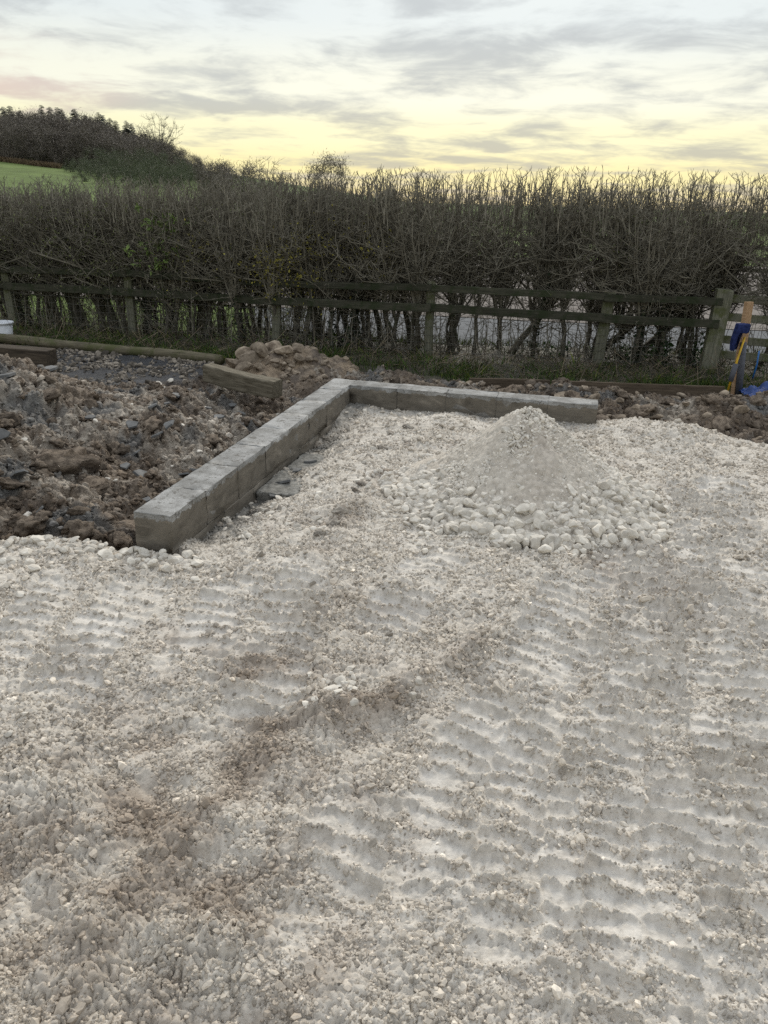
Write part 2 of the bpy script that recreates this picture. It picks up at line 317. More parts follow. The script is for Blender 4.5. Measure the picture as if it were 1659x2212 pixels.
def base_shape(x, y):
    """large shapes only: returns z, pad weight, other masks"""
    wob = .06*vnoise(x, y, .35, 3)+.03*vnoise(x, y, .12, 4)
    sdp = poly_sd(x, y, PAD)+wob*.7
    wp = sstep(-.07, .05, sdp)
    zp = .028*fbm(x, y, 1.3, 3, 21) + .02*vnoise(x, y, .35, 25)+.012*vnoise(x, y, .16, 27)
    zp = zp + .03*np.exp(-np.maximum(sdp, 0)/.18)*(y < 4.2)*(x < .3)                       # small lip at the drop
    # strip along the inside of the wall, where the chalk falls away
    q = np.stack([x-wB[0], y-wB[1]], -1); u = q@d1; v = q@d2
    inn = sstep(.75, .25, v)*sstep(L1+.05, L1-.5, u)*sstep(.3, 1.0, u); zp = zp - .12*inn*(.75+.5*vnoise(x, y, .5, 31))
    zp = zp + .05*np.exp(-(((u-1.0)/.75)**2+((v-1.35)/.55)**2))                             # swell near the inner corner
    zp = zp + .10*np.exp(-(((x-2.35)/.5)**2+((y-6.15)/.25)**2)) + .04*np.exp(-(((x-.35)/.4)**2+((y-6.2)/.4)**2))
    b2, _, _ = line_near(x, y, BERM2); zp = zp + .07*np.exp(-(b2/.11)**2)*(.6+.8*vnoise(x, y, .2, 33))
    b1, _, sd1 = line_near(x, y, BERM); zp = zp + .05*np.exp(-(b1/.09)**2) - .028*np.exp(-((b1-.12)/.10)**2)*(sd1 < 0)
    # soil: heap on the left, hollow along the wall, bank behind the short leg
    zs = -.16 + .10*fbm(x, y, 1.1, 3, 41)
    zs = zs + .66*np.exp(-(((x+3.25)/.95)**2+((y-6.15)/1.05)**2)) + .30*np.exp(-(((x+2.6)/.7)**2+((y-4.7)/.55)**2))
    zs = zs + .16*np.exp(-(((x+1.75)/.55)**2+((y-6.0)/.6)**2)) + .10*np.exp(-(((x+2.1)/.5)**2+((y-7.2)/.35)**2))
    zs = zs + .13*sstep(1.1, 1.9, x)*sstep(6.6, 7.6, y) + .12*np.exp(-(((x-.1)/.7)**2+((y-8.4)/.4)**2)) + .10*np.exp(-(((x-1.0)/.8)**2+((y-7.9)/.4)**2))
    hol = np.exp(-((v+.14)/.22)**2)*sstep(L1+.7, L1-.2, u)*sstep(.1, .9, u); zs = zs - .14*hol
    zs = zs - .10*np.exp(-((sdp+.16)/.15)**2)
    ve = np.interp(x, [p[0] for p in VERGE_EDGE], [p[1] for p in VERGE_EDGE])
    wv = sstep(-.02, .03, y-ve+.015*vnoise(x, y, .3, 9))
    bd = sstep(-.10, .08, poly_sd(x, y, BED)+.10*vnoise(x, y, .3, 51))
    zs = zs*(1-bd) + bd*(-.12+.015*vnoise(x, y, .4, 52))
    zv = -.12+.03*vnoise(x, y, .7, 61)-.02*sstep(0, 1.5, y-ve)
    zs = zs*(1-wv)+zv*wv
    z = zs*(1-wp)+zp*wp
    return z, wp, bd, wv, sdp, inn

def ground(x, y, fine=True):
    """full relief + colour; x, y are flat arrays"""
    z, wp, bd, wv, sdp, inn = base_shape(x, y)
    z = z.astype(np.float64); C = np.zeros((len(x), 3)); sm = np.zeros(len(x)); pc = wp > .001; ps = wp < .999
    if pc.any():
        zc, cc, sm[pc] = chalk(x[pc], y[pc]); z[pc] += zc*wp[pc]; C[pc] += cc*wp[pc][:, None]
    if ps.any():
        zs, cs = soil(x[ps], y[ps], bd[ps], wv[ps]); k = 1-wp[ps]; z[ps] += zs*k; C[ps] += cs*k[:, None]
    global LAST_SMOOTH
    LAST_SMOOTH = sm
    return z, C, wp, bd, wv
def tones(x, y): return .5+.5*fbm(x, y, .8, 4, 401), .5+.5*fbm(x, y, .25, 4, 405), .5+.5*fbm(x, y, .07, 3, 409)
def chalk(x, y):
    wx = x+.012*vnoise(x, y, .05, 71)+.006*vnoise(x, y, .02, 73); wy = y+.012*vnoise(x, y, .05, 72)+.006*vnoise(x, y, .02, 74)
    patch = .5+.5*fbm(x, y, .55, 3, 81)           # 0 smooth and pasty ... 1 crumbly
    patch = np.clip(patch, 0, 1)
    low = np.exp(-(((x+.75)/.62)**2+((y-1.5)/.50)**2)); low2 = np.exp(-(((x+.55)/.7)**2+((y-2.2)/.5)**2)); gouge = np.clip(1.1*low+.55*low2, 0, 1.1)
    smooth = np.zeros_like(x); tz = np.zeros_like(x); x_, y_ = x, y; inT = np.zeros_like(x)
    for i, (pl, hw, pitch, depth) in enumerate(TR):
        bx0, by0 = pl.min(0)-hw*1.7; bx1, by1 = pl.max(0)+hw*1.7; B = (x_ > bx0) & (x_ < bx1) & (y_ > by0) & (y_ < by1)
        if not B.any(): continue
        x = x_[B]; y = y_[B]; d, s, sd_ = line_near(x, y, pl); d = d + .018*vnoise(x, y, .11, 100+i); lat = d*sd_/hw
        core = sstep(1.02, .86, d/hw); ends = sstep(0, .45, s)*sstep(0, .35, pl_len(pl)-s)
        sw = s + .022*lat*lat - .012*lat + .014*vnoise(x, y, .16, 140+i)+.008*vnoise(x, y, .05, 145+i)
        fr = np.abs((sw/pitch) % 1.0-.5)*2                      # 0 on the bar line, 1 mid pad
        amp = .55+.6*vnoise(x, y, .22, 160+i); wear = np.clip(.85+.8*vnoise(x, y, .5, 170+i), .3, 1.15)
        bar = np.exp(-(fr/(.30+.12*vnoise(x, y, .08, 150+i)))**2)*np.clip(amp+.35, .1, 1.25)
        tilt = .5-np.abs(((sw/pitch)+.5) % 1.0-.2)
        prof = (-.55 + 1.35*bar)*depth*1.15*wear
        k = core*ends; tz[B] = tz[B]*(1-k)+prof*k; inT[B] = np.maximum(inT[B], k)
        smooth[B] = smooth[B]*(1-k)+k*np.clip(1-1.25*bar, 0, 1)*np.clip(.62+.8*vnoise(x, y, .3, 180+i), .1, .95)
        rim = np.exp(-((d/hw-1.1)/.16)**2)*ends*(.6+.8*vnoise(x, y, .13, 190+i)); tz[B] += rim*depth*1.1*wear
    x, y = x_, y_
    def dome(sc, s, keep=.85, pw=1.0):
        f1, f2, h = worley(wx, wy, sc, s)
        crack = np.clip((f2-f1)/.16, 0, 1); g = hash_keep(h, keep)
        return np.clip(1-(f1/.72)**2, 0, 1)*g*(.35+.65*h)*pw, crack, h
    dA, cA, hA = dome(.058, 201, .7); dB, cB, hB = dome(.027, 203, .8); dC, cC, hC = dome(.0145, 205, .85)
    cr = np.clip(.35+1.1*patch, .25, 1.35)*(1-.80*smooth)
    det = cr*(.009*dA + .0085*dB + .0062*dC + (.012*(cA-1)*(.4+hA)+.012*(cB-1))*sstep(.12, .34, patch) + .007*np.clip(hA-.55, 0, 1)*cA)*(1-.35*inT)
    det = det + (1-.6*smooth)*(.006*fbm(x, y, .10, 3, 211)+.016*np.abs(vnoise(x, y, .21, 215))*cr)
    gz = gouge*(.11*(np.abs(vnoise(x, y, .40, 221))-.25)+.036*(np.abs(vnoise(x+.3*y, y, .15, 223))-.2)+.012*dA-.02)
    barz = inT*np.clip(1-1.6*smooth, 0, 1); det = det + barz*(.007*dA+.009*dB+.006*dC-.004)
    zc = tz + det + gz
    # --- colours (linear reflectance)
    n1, n2, n3 = tones(x, y)
    c_pale = np.array([.60, .565, .515]); c_mid = np.array([.505, .465, .412]); c_brown = np.array([.30, .25, .205]); c_wet = np.array([.625, .60, .568])
    t = np.clip(.55*n1+.45*n2, 0, 1)[:, None]
    cc = c_pale*t + c_mid*(1-t)
    mud = np.clip((n1*.55+.45*n2-.60)*3.0, 0, .75)*.7
    bz = np.exp(-(line_near(x, y, BERM2)[0]/.10)**2)*.5 + .45*np.exp(-(line_near(x, y, BERM)[0]/.07)**2)
    warm = np.exp(-(((x-1.35)/.25)**2+((y-3.55)/.5)**2))*.6 + np.exp(-(((x+.2)/.6)**2+((y-2.9)/.5)**2))*.35
    mud = np.clip(.85*mud*(.55+.6*n3)+bz*n2*1.3+(gouge*.95+warm)*np.clip(n2*1.6-.3, 0, 1), 0, .85)[:, None]
    cc = cc*(1-mud)+c_brown*mud
    sm = (np.clip(smooth*.9+.35*(1-patch)*(1-gouge), 0, 1)*np.clip(1.25-mud[:, 0]*1.4, 0, 1))[:, None]
    sm = sm*np.clip(.3+1.2*n2, 0, 1)[:, None]; cc = cc*(1-.75*sm)+c_wet*.75*sm
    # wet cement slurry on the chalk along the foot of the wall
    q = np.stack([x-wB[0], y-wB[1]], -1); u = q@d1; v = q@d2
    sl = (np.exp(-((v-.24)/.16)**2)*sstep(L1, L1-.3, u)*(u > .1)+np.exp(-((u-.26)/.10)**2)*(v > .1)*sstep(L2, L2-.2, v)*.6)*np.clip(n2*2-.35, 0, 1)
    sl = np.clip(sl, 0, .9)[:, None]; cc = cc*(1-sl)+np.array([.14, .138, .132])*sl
    return zc, cc, np.clip(smooth+.5*(1-patch)*(1-gouge)+.55*gouge*(patch > .4), 0, 1)
def soil(x, y, bd, wv):
    # --- soil: torn clods on several scales
    wx = x+.012*vnoise(x, y, .05, 71); wy = y+.012*vnoise(x, y, .05, 72)
    sx = x+.05*vnoise(x, y, .16, 301); sy = y+.05*vnoise(x, y, .16, 302)
    f1, f2, h1 = worley(sx, sy, .17, 303); g1, g2, h2 = worley(sx, sy, .07, 305); k1, k2, h3 = worley(wx, wy, .036, 307)
    so = .085*np.clip(1-(f1/.75)**2, 0, 1)*h1 + .045*np.clip(1-(g1/.75)**2, 0, 1)*(.3+.7*h2) + .018*np.clip(1-(k1/.75)**2, 0, 1)*h3
    so = so - .035*np.clip(1-(f2-f1)/.15, 0, 1) - .018*np.clip(1-(g2-g1)/.18, 0, 1) + .05*fbm(x, y, .5, 4, 311, .6) - .045
    so = so*(.55+.6*np.clip(.5+fbm(x, y, .9, 2, 315), 0, 1))
    zb = .012*np.clip(1-(g1/.75)**2, 0, 1)*h2
    zv = .02*fbm(x, y, .2, 3, 317)
    ds = so*(1-bd)+zb*bd; ds = ds*(1-wv)+zv*wv
    n1, n2, n3 = tones(x, y)
    s1 = np.array([.165, .128, .095]); s2 = np.array([.080, .060, .044]); s3 = np.array([.36, .325, .28]); s4 = np.array([.105, .106, .106])
    tt = np.clip(n2*1.5-.25, 0, 1)[:, None]; cs = s1*tt+s2*(1-tt)
    pale = (np.clip(fbm(x, y, .6, 4, 421)*1.8+.12+.9*np.exp(-(((x+3.0)/.8)**2+((y-5.0)/1.6)**2))-.5*sstep(.6, 1.4, x), 0, 1)*np.clip(n3*1.6-.2, 0, 1))[:, None]
    cs = cs*(1-pale)+s3*pale
    gr = np.clip(fbm(x, y, .45, 3, 431)*2.2-.5, 0, .85)[:, None]; cs = cs*(1-gr)+s4*gr
    cb = np.array([.028, .030, .036])*(.7+.6*n2[:, None]); cv = np.array([.050, .047, .030])*(.6+.8*n2[:, None])
    cs = cs*(1-bd[:, None])+cb*bd[:, None]; cs = cs*(1-wv[:, None])+cv*wv[:, None]
    return ds, cs
def hash_keep(h, keep): return np.where(h < keep, 1.0, .15)
def pl_len(pl): return float(np.sum(np.hypot(*(np.diff(np.asarray(pl)[:, :2], axis=0)).T)))

NR, NC, Y0, Y1 = 960, 960, .62, 11.2
ry = np.exp(np.linspace(math.log(Y0+.9), math.log(Y1+.9), NR))-.9
tcol = np.linspace(-1, 1, NC)
GY = np.repeat(ry[:, None], NC, 1); GX = tcol[None, :]*(1.5+.62*GY)
gz_, gc_, gwp, gbd, gwv = ground(GX.ravel(), GY.ravel())
GZ = gz_.reshape(NR, NC)
GV = np.stack([GX.ravel(), GY.ravel(), gz_], -1)
idx = np.arange(NR*NC).reshape(NR, NC)
GF = np.stack([idx[:-1, :-1], idx[:-1, 1:], idx[1:, 1:], idx[1:, :-1]], -1).reshape(-1, 4)
zone = np.where(gwp > .5, 0, np.where(gwv > .5, 3, np.where(gbd > .5, 2, 1)))
fz = zone[GF[:, 0]]
SURF = {}
for k, nm, mt in ((0, 'gravel_ground', 'chalk'), (1, 'soil_ground', 'soil'), (2, 'gravel_bed', 'soil'), (3, 'verge', 'soil')):
    f = GF[fz == k]; used, inv = np.unique(f, return_inverse=True)
    me = mesh_np(nm, GV[used], inv.reshape(-1, 4)); set_col(me, gc_[used])
    SURF[nm] = tag(link(nm, me, M[mt]), kind='structure')
tag(SURF['gravel_ground'], 'pale crushed limestone yard pressed with digger tracks', 'ground'); tag(SURF['soil_ground'], 'dug brown soil and clay in rough clods beside the wall', 'soil')
tag(SURF['gravel_bed'], 'dark stony bed in front of the long round timber', 'gravel bed'); tag(SURF['verge'], 'dark earth verge under the hedge', 'verge')

def zat(x, y):
    """height of the built sheet (bilinear on the grid)"""
    x = np.atleast_1d(np.asarray(x, float)); y = np.atleast_1d(np.asarray(y, float))
    r = np.interp(y, ry, np.arange(NR)); c = (x/(1.5+.62*y)+1)/2*(NC-1)
    r = np.clip(r, 0, NR-1.001); c = np.clip(c, 0, NC-1.001); i = r.astype(int); j = c.astype(int); a = r-i; b = c-j
    return GZ[i, j]*(1-a)*(1-b)+GZ[i+1, j]*a*(1-b)+GZ[i, j+1]*(1-a)*b+GZ[i+1, j+1]*a*b
def z1(x, y): return float(zat(x, y)[0])
def zlow(x, y, r): 
    a = np.linspace(0, 2*np.pi, 9)[:-1]; return float(min(zat(x+r*np.cos(a), y+r*np.sin(a)).min(), z1(x, y)))

# coarse ground outside the finely worked part
gx, gy = np.meshgrid(np.linspace(-12, 12, 161), np.linspace(-7, 11.0, 121)); fx, fy = gx.ravel(), gy.ravel()
bz_, bwp, bbd, bwv, _, _ = base_shape(fx, fy); bz_ = bz_+.02*vnoise(fx, fy, .3, 5)
keep = ~((np.abs(fx) < 1.5+.62*fy-.22) & (fy > Y0+.1) & (fy < Y1-.05)); bz_ = np.where((np.abs(fx) < 1.5+.62*fy+.02) & (fy > Y0-.05), bz_-.05, bz_)
ci = np.arange(gx.size).reshape(gx.shape); cf = np.stack([ci[:-1, :-1], ci[:-1, 1:], ci[1:, 1:], ci[1:, :-1]], -1).reshape(-1, 4)
cf = cf[keep[cf].any(1)]
cme = mesh_np('yard', np.stack([fx, fy, bz_], -1), cf)
tone = np.clip(.5+.5*fbm(fx, fy, .8, 3, 401), 0, 1)[:, None]
set_col(cme, (np.array([.54, .525, .50])*tone+np.array([.46, .435, .40])*(1-tone))*bwp[:, None]+np.array([.11, .09, .07])*(1-bwp[:, None]))
tag(link('yard', cme, M['chalk']), 'pale crushed limestone around the worked yard', 'ground', kind='structure')

# ------------------------------------------------------------------ far ground
def far_z(x, y):
    r = .078*np.log1p(np.exp(np.clip((-x+18)/8.0, -40, 400)))*8.0
    hill = sstep(38, 165, y)*np.clip(r, 0, 26)*(1+.55*sstep(160, 260, y))
    return -.24 + hill + .25*vnoise(x, y, 40, 501)*sstep(20, 60, np.hypot(x, y))
ang = np.linspace(0, 2*np.pi, 181)[:-1]; rad = np.concatenate([[0.0], np.geomspace(3, 5000, 80)])
FX = (rad[:, None]*np.sin(ang)[None]); FY = rad[:, None]*np.cos(ang)[None]
FZ = far_z(FX.ravel(), FY.ravel()).reshape(FX.shape)
FZ = np.where((np.abs(FX) < 11.5) & (FY < 10.9) & (FY > -6.8), -.9, FZ)
fi = np.arange(FX.size).reshape(FX.shape); ff = np.stack([fi[:-1], np.roll(fi, -1, 1)[:-1], np.roll(fi, -1, 1)[1:], fi[1:]], -1).reshape(-1, 4)
fme = mesh_np('field', np.stack([FX.ravel(), FY.ravel(), FZ.ravel()], -1), ff)
tag(link('field', fme, M['fieldgrass']), 'green meadow rising to the wood on the hill', 'field', kind='structure')
def sheet(name, poly, z, m, label, n=1):
    me = bpy.data.meshes.new(name); me.from_pydata([(a, b, z) for a, b in poly], [], [list(range(len(poly)))]); me.update()
    return tag(link(name, me, m), label, name.replace('_', ' '), kind='structure')
sheet('driveway', [(-2.2, 12.7), (1.0, 11.6), (12, 10.4), (30, 8.6), (30, 12.0), (12, 13.4), (2.5, 14.3), (-2.6, 15.2)], -.20, M['driveway'], 'blue grey gravel driveway beyond the hedge')
sheet('riding_arena', [(-9, 16.5), (-2.6, 15.25), (2.5, 14.35), (12, 13.45), (40, 11), (52, 27), (20, 31), (-10, 33)], -.195, M['sand'], 'pale sandy ground beyond the driveway')

# ------------------------------------------------------------------ stones
def rock_mesh(name, seed, sub=2, flat=.75, rough=.16, cuts=7):
    r = random.Random(seed); bm = bmesh.new(); bmesh.ops.create_icosphere(bm, subdivisions=sub, radius=1.0)
    pl = []
    for _ in range(cuts):
        n = Vector((r.gauss(0, 1), r.gauss(0, 1), r.gauss(0, 1))).normalized(); pl.append((n, r.uniform(.42, .85)))
    s = Vector((r.uniform(.85, 1.25), r.uniform(.8, 1.05), flat*r.uniform(.8, 1.15)))
    for v in bm.verts:
        c = v.co.copy()
        for n, d in pl:
            k = c.dot(n)-d
            if k > 0: c -= n*k*.92
        c *= 1+r.uniform(-rough, rough)*.35
        v.co = Vector((c.x*s.x, c.y*s.y, c.z*s.z))*1.18
    me = bm_mesh(name, bm, True); me.set_sharp_from_angle(angle=math.radians(24)); return me
def clod_mesh(name, seed, sub=3, amp=.5):
    bm = bmesh.new(); bmesh.ops.create_icosphere(bm, subdivisions=sub, radius=1.0)
    V = np.array([v.co[:] for v in bm.verts]); o = seed*13.7
    n = .5*vnoise(V[:, 0]+o, V[:, 1]+.7*V[:, 2], .8, seed)+.35*vnoise(V[:, 1]+o, V[:, 2]-.6*V[:, 0], .4, seed+1)+.22*vnoise(V[:, 2]+o, V[:, 0]+.5*V[:, 1], .2, seed+2)
    for v, k in zip(bm.verts, n): v.co *= 1+amp*2*float(k); v.co.z *= .72
    return bm_mesh(name, bm, True)
STONES = [rock_mesh('stone_shape', 100+i) for i in range(12)]
SMALL = [rock_mesh('pebble_shape', 200+i, 1, .75, .55, 9) for i in range(8)]
for m_ in SMALL: m_.polygons.foreach_set('use_smooth', np.full(len(m_.polygons), False))
CLODS = [clod_mesh('clod_shape', 300+i) for i in range(7)]

def scatter_mat(name, c1, c2, rnd):
    m = rock_mat(name, c1, c2, scale=40, rnd=rnd, bump=.3, bscale=150, bdist=.003, attr='tint')
    for n in m.node_tree.nodes:
        if n.type == 'ATTRIBUTE': n.attribute_type = 'INSTANCER'
    return m
def scatter(name, pts, size, shapes, mat, kind_label, tint, squash=(.65, 1.4), parent=None, cat=None):
    """uncountable small stones: points that carry size, turn and tint, instanced by geometry nodes"""
    n = len(pts); me = bpy.data.meshes.new(name); me.vertices.add(n); me.vertices.foreach_set('co', np.asarray(pts, np.float32).ravel())
    sc = np.asarray(size)[:, None]*rng.uniform(squash[0], squash[1], (n, 3))
    for an, ty, key, val in (('scl', 'FLOAT_VECTOR', 'vector', sc), ('rot', 'FLOAT_VECTOR', 'vector', np.stack([rng.uniform(-1.2, 1.2, n), rng.uniform(-1.2, 1.2, n), rng.uniform(0, 6.28, n)], -1))):
        a = me.attributes.new(an, ty, 'POINT'); a.data.foreach_set(key, np.asarray(val, np.float32).ravel())
    a = me.attributes.new('pick', 'INT', 'POINT'); a.data.foreach_set('value', rng.integers(0, len(shapes), n).astype(np.int32))
    c4 = np.ones((n, 4), np.float32); c4[:, :3] = tint; a = me.attributes.new('tint', 'FLOAT_COLOR', 'POINT'); a.data.foreach_set('color', c4.ravel())
    coll = bpy.data.collections.new(name+'_shapes')
    for i, sh in enumerate(shapes):
        mc = sh.copy(); mc.materials.clear(); mc.materials.append(mat); coll.objects.link(bpy.data.objects.new('%s_shape_%02d' % (name, i), mc))
    o = link(name, me, parent=parent)
    ng = bpy.data.node_groups.new(name+'_nodes', 'GeometryNodeTree')
    ng.interface.new_socket('Geometry', in_out='INPUT', socket_type='NodeSocketGeometry'); ng.interface.new_socket('Geometry', in_out='OUTPUT', socket_type='NodeSocketGeometry')
    gi = ng.nodes.new('NodeGroupInput'); go = ng.nodes.new('NodeGroupOutput'); ip = ng.nodes.new('GeometryNodeInstanceOnPoints'); ci = ng.nodes.new('GeometryNodeCollectionInfo')
    ci.inputs['Collection'].default_value = coll; ci.inputs['Separate Children'].default_value = True; ci.inputs['Reset Children'].default_value = True
    def na(nm, dt):
        q = ng.nodes.new('GeometryNodeInputNamedAttribute'); q.data_type = dt; q.inputs['Name'].default_value = nm; return q.outputs['Attribute']
    er = ng.nodes.new('FunctionNodeEulerToRotation'); ng.links.new(na('rot', 'FLOAT_VECTOR'), er.inputs[0])
    L = ng.links; L.new(gi.outputs[0], ip.inputs['Points']); L.new(ci.outputs[0], ip.inputs['Instance']); ip.inputs['Pick Instance'].default_value = True
    L.new(na('pick', 'INT'), ip.inputs['Instance Index']); L.new(er.outputs[0], ip.inputs['Rotation']); L.new(na('scl', 'FLOAT_VECTOR'), ip.inputs['Scale']); L.new(ip.outputs[0], go.inputs[0])
    md = o.modifiers.new('scatter', 'NODES'); md.node_group = ng
    return tag(o, kind_label, cat, kind='stuff')
M['pebble'] = scatter_mat('loose limestone', (.85, .85, .85), (1.16, 1.16, 1.16), .35)

# crumbs and pebbles lying all over the chalk
n = 900000
yy = np.exp(rng.uniform(math.log(Y0+.95), math.log(8.9), n))-.85; xx = rng.uniform(-1, 1, n)*(1.4+.55*yy)
_, w_, _, _, _, _ = base_shape(xx, yy); k = w_ > .75; xx, yy = xx[k], yy[k]
gzz, gcc, gw, gb, gv = ground(xx, yy)
dens = np.clip(1.1-1.15*LAST_SMOOTH, .06, 1)*np.clip(.62+1.1*fbm(xx, yy, .14, 3, 601), .06, 1)
k = rng.random(len(xx)) < dens
xx, yy, gcc = xx[k], yy[k], gcc[k]
size = np.clip(.0031*np.exp(rng.normal(0, .55, len(xx))), .0018, .018)*np.clip(.72+.16*yy, .7, 1.6)*(1-.3*np.exp(-(np.hypot(xx-PILE[0], yy-PILE[1])/1.0)**4))
scatter('loose_gravel', np.stack([xx, yy, zat(xx, yy)+size*.05], -1), size, SMALL, M['pebble'], 'fine crumbs of limestone strewn over the pale yard', gcc*np.array([.98, .945, .895])*np.exp(rng.normal(-.07, .20, (len(gcc), 1))), cat='gravel')  # random darker tints also stand in for shaded gaps between crumbs

def px_stones(parent, specs, mat, shapes, name='stone', sink=.35):
    for (px, py, r_, z0) in specs:
        q = P(px, py, z0); link(name, random.choice(shapes), None, parent, (q[0], q[1], z1(q[0], q[1])+r_*(.6-sink)), (random.uniform(-.4, .4), random.uniform(-.4, .4), random.uniform(0, 6.28)), (r_*random.uniform(.85, 1.2), r_*random.uniform(.8, 1.1), r_*random.uniform(.75, 1)))
for me in STONES: me.materials.append(M['stone'])
for me in CLODS: me.materials.append(M['clod'])
WARM = [m.copy() for m in STONES]; 
CLODP = [m.copy() for m in CLODS]
for m_ in CLODP: m_.materials.clear(); m_.materials.append(M['clodp'])
for m_ in WARM: m_.materials.clear(); m_.materials.append(M['stone_warm'])
# single larger stones the eye picks out on the yard
g = SURF['gravel_ground']
one = [(1478, 1277, .022, 0), (62, 1225, .033, 0), (75, 1245, .03, 0), (10, 1275, .03, 0), (45, 1290, .022, 0), (30, 1220, .02, 0), (90, 1205, .022, 0), (735, 1480, .028, 0), (690, 1492, .022, 0), (715, 1505, .03, 0), (540, 1345, .02, 0),
       (905, 1218, .02, 0), (1152, 1190, .03, 0), (925, 1160, .018, 0), (865, 1185, .016, 0), (1165, 1478, .014, 0), (760, 1500, .02, 0), (20, 1600, .016, 0), (55, 1560, .014, 0), (1030, 1900, .012, 0), (1350, 1770, .012, 0), (890, 1510, .02, 0), (905, 1490, .018, 0), (1640, 1760, .012, 0), (1385, 1350, .014, 0)]
px_stones(g, one, None, STONES)
crest = []
for i in range(120):
    px = random.uniform(0, 430); py = np.interp(px, [0, 100, 225, 285, 370, 430], [1180, 1174, 1182, 1191, 1203, 1206])+abs(random.gauss(0, 1))*22; crest.append((px, py, random.uniform(.011, .028)*(1 if random.random() < .8 else 1.35), 0))
for i in range(55): crest.append((random.uniform(480, 700), random.uniform(1080, 1185), random.uniform(.012, .028), -.08))
for i in range(30): crest.append((random.gauss(720, 45), random.gauss(1485, 22), random.uniform(.010, .022), 0))
for i in range(40): crest.append((random.uniform(700, 1150), random.uniform(870, 1000), random.uniform(.012, .026), 0.03))
px_stones(g, crest, None, STONES)

# ------------------------------------------------------------------ heap of crushed stone
PX, PY_ = PILE; PH, PR = .635, .80
def pile_h(x, y):
    dx = x-PX-.03; dy = (y-PY_)*1.02; a = np.arctan2(dy, dx); r = np.hypot(dx, dy)/(1+.08*np.sin(2*a+2.4)+.06*np.sin(3*a+.6)+.04*np.sin(5*a+2.0))
    rr = r/PR
    h = PH*(1.0-np.sqrt(np.clip(rr, 0, 1.15)**2+.005)+.0)*1.0; h = np.where(rr > .9, np.minimum(h, PH*.1*(1.06-rr)/.16*1.0), h)
    h = np.where(rr < 1.12, h-PH*.10*np.sin(np.pi*np.clip(rr, 0, 1))*np.clip(rr*1.4, 0, 1), -.1)
    return h + .018*fbm(x, y, .16, 3, 701)*np.clip(1.1-rr, 0, 1)
pn = 260; pa = np.linspace(0, 2*np.pi, 361)[:-1]; pr = np.linspace(0, PR*1.12, 190)
qx = (PX+pr[:, None]*np.cos(pa)[None]).ravel(); qy = (PY_+pr[:, None]*np.sin(pa)[None]).ravel()
wA_, wB_, wh = worley(qx+.008*vnoise(qx, qy, .04, 5), qy+.008*vnoise(qx, qy, .04, 6), .024, 711)
frs = np.exp(-(((qx-PX-.06)/.16)**2+((qy-PY_+.30)/.24)**2))
pz = pile_h(qx, qy)+.009*np.clip(1-(wA_/.75)**2, 0, 1)*wh*(1-.7*frs)+np.clip(zat(qx, qy), -.02, .02)
pi_ = np.arange(len(qx)).reshape(190, 360); pf = np.stack([pi_[:-1], np.roll(pi_, -1, 1)[:-1], np.roll(pi_, -1, 1)[1:], pi_[1:]], -1).reshape(-1, 4)
heap = empty('gravel_heap', (PX, PY_, 0)); tag(heap, 'steep cone of pale crushed limestone with stones rolled to its foot', 'gravel heap')
hm = mesh_np('fines', np.stack([qx-PX, qy-PY_, pz], -1), pf)
hn = np.clip(.5+.5*fbm(qx, qy, .2, 3, 721)-.3*sstep(.5, .75, np.hypot(qx-PX, qy-PY_)/PR), 0, 1)  # fines coloured darker towards the foot, as shaded gaps between the stones
set_col(hm, (np.array([.57, .53, .475])*hn[:, None]+np.array([.50, .455, .40])*(1-hn[:, None]))*(1-frs[:, None]*.4)+np.array([.44, .385, .335])*frs[:, None]*.4)
link('fines', hm, M['chalk'], heap)
def on_pile(a, rr): return PX+np.cos(a)*rr*PR, PY_+np.sin(a)*rr*PR
cand = []
while len(cand) < 3000:
    a = random.uniform(0, 6.283) if random.random() < .55 else random.uniform(3.0, 6.45)
    rr = (1.04+.10*math.sin(2*a+2.4)+.07*math.sin(3*a+.6)+.05*math.sin(7*a))*(math.sqrt(random.random()) if random.random() < .6 else random.uniform(.62, 1.0))*random.uniform(.93, 1.07); x, y = on_pile(a, rr)
    fine = math.exp(-(((x-PX-.06)/.17)**2+((y-PY_+.30)/.25)**2))
    if random.random() < fine*.8: continue
    low_ = max(0.0, min(1.0, (rr-.48)/.3))*(1.0 if y < PY_+.1 else .55)*(.65+.5*math.sin(2.3*a+1.0)**2)
    s = (.0095+.0165*low_)*math.exp(random.gauss(0, .30)) + (.006 if rr < .25 else 0)
    cand.append((x, y, min(s, .042), rr))
vis = sorted(cand, key=lambda c: -c[2]*(1.0 if (c[1] < PY_+.12) else .45))
for (x, y, s, rr) in vis[:300]:
    z = float(pile_h(np.array([x]), np.array([y]))[0]); z = max(z, z1(x, y)+.0)
    link('stone', random.choice(STONES), None, heap, (x-PX, y-PY_, z+s*random.uniform(.35, .9)), (random.uniform(-.6, .6), random.uniform(-.6, .6), random.uniform(0, 6.28)), (s*random.uniform(.9, 1.2), s*random.uniform(.8, 1.1), s*random.uniform(.8, 1.05)))
rest = np.array([(x, y, s) for (x, y, s, rr) in vis[300:]]+[(*on_pile(random.uniform(0, 6.283), 1.03*math.sqrt(random.random())), random.uniform(.004, .012)) for _ in range(15000)])
rf = np.exp(-(((rest[:, 0]-PX-.06)/.17)**2+((rest[:, 1]-PY_+.30)/.25)**2)); rk = (rng.random(len(rest)) > rf*.6) | (rest[:, 2] < .007); rest = rest[rk]
rz = np.maximum(pile_h(rest[:, 0], rest[:, 1]), zat(rest[:, 0], rest[:, 1]))
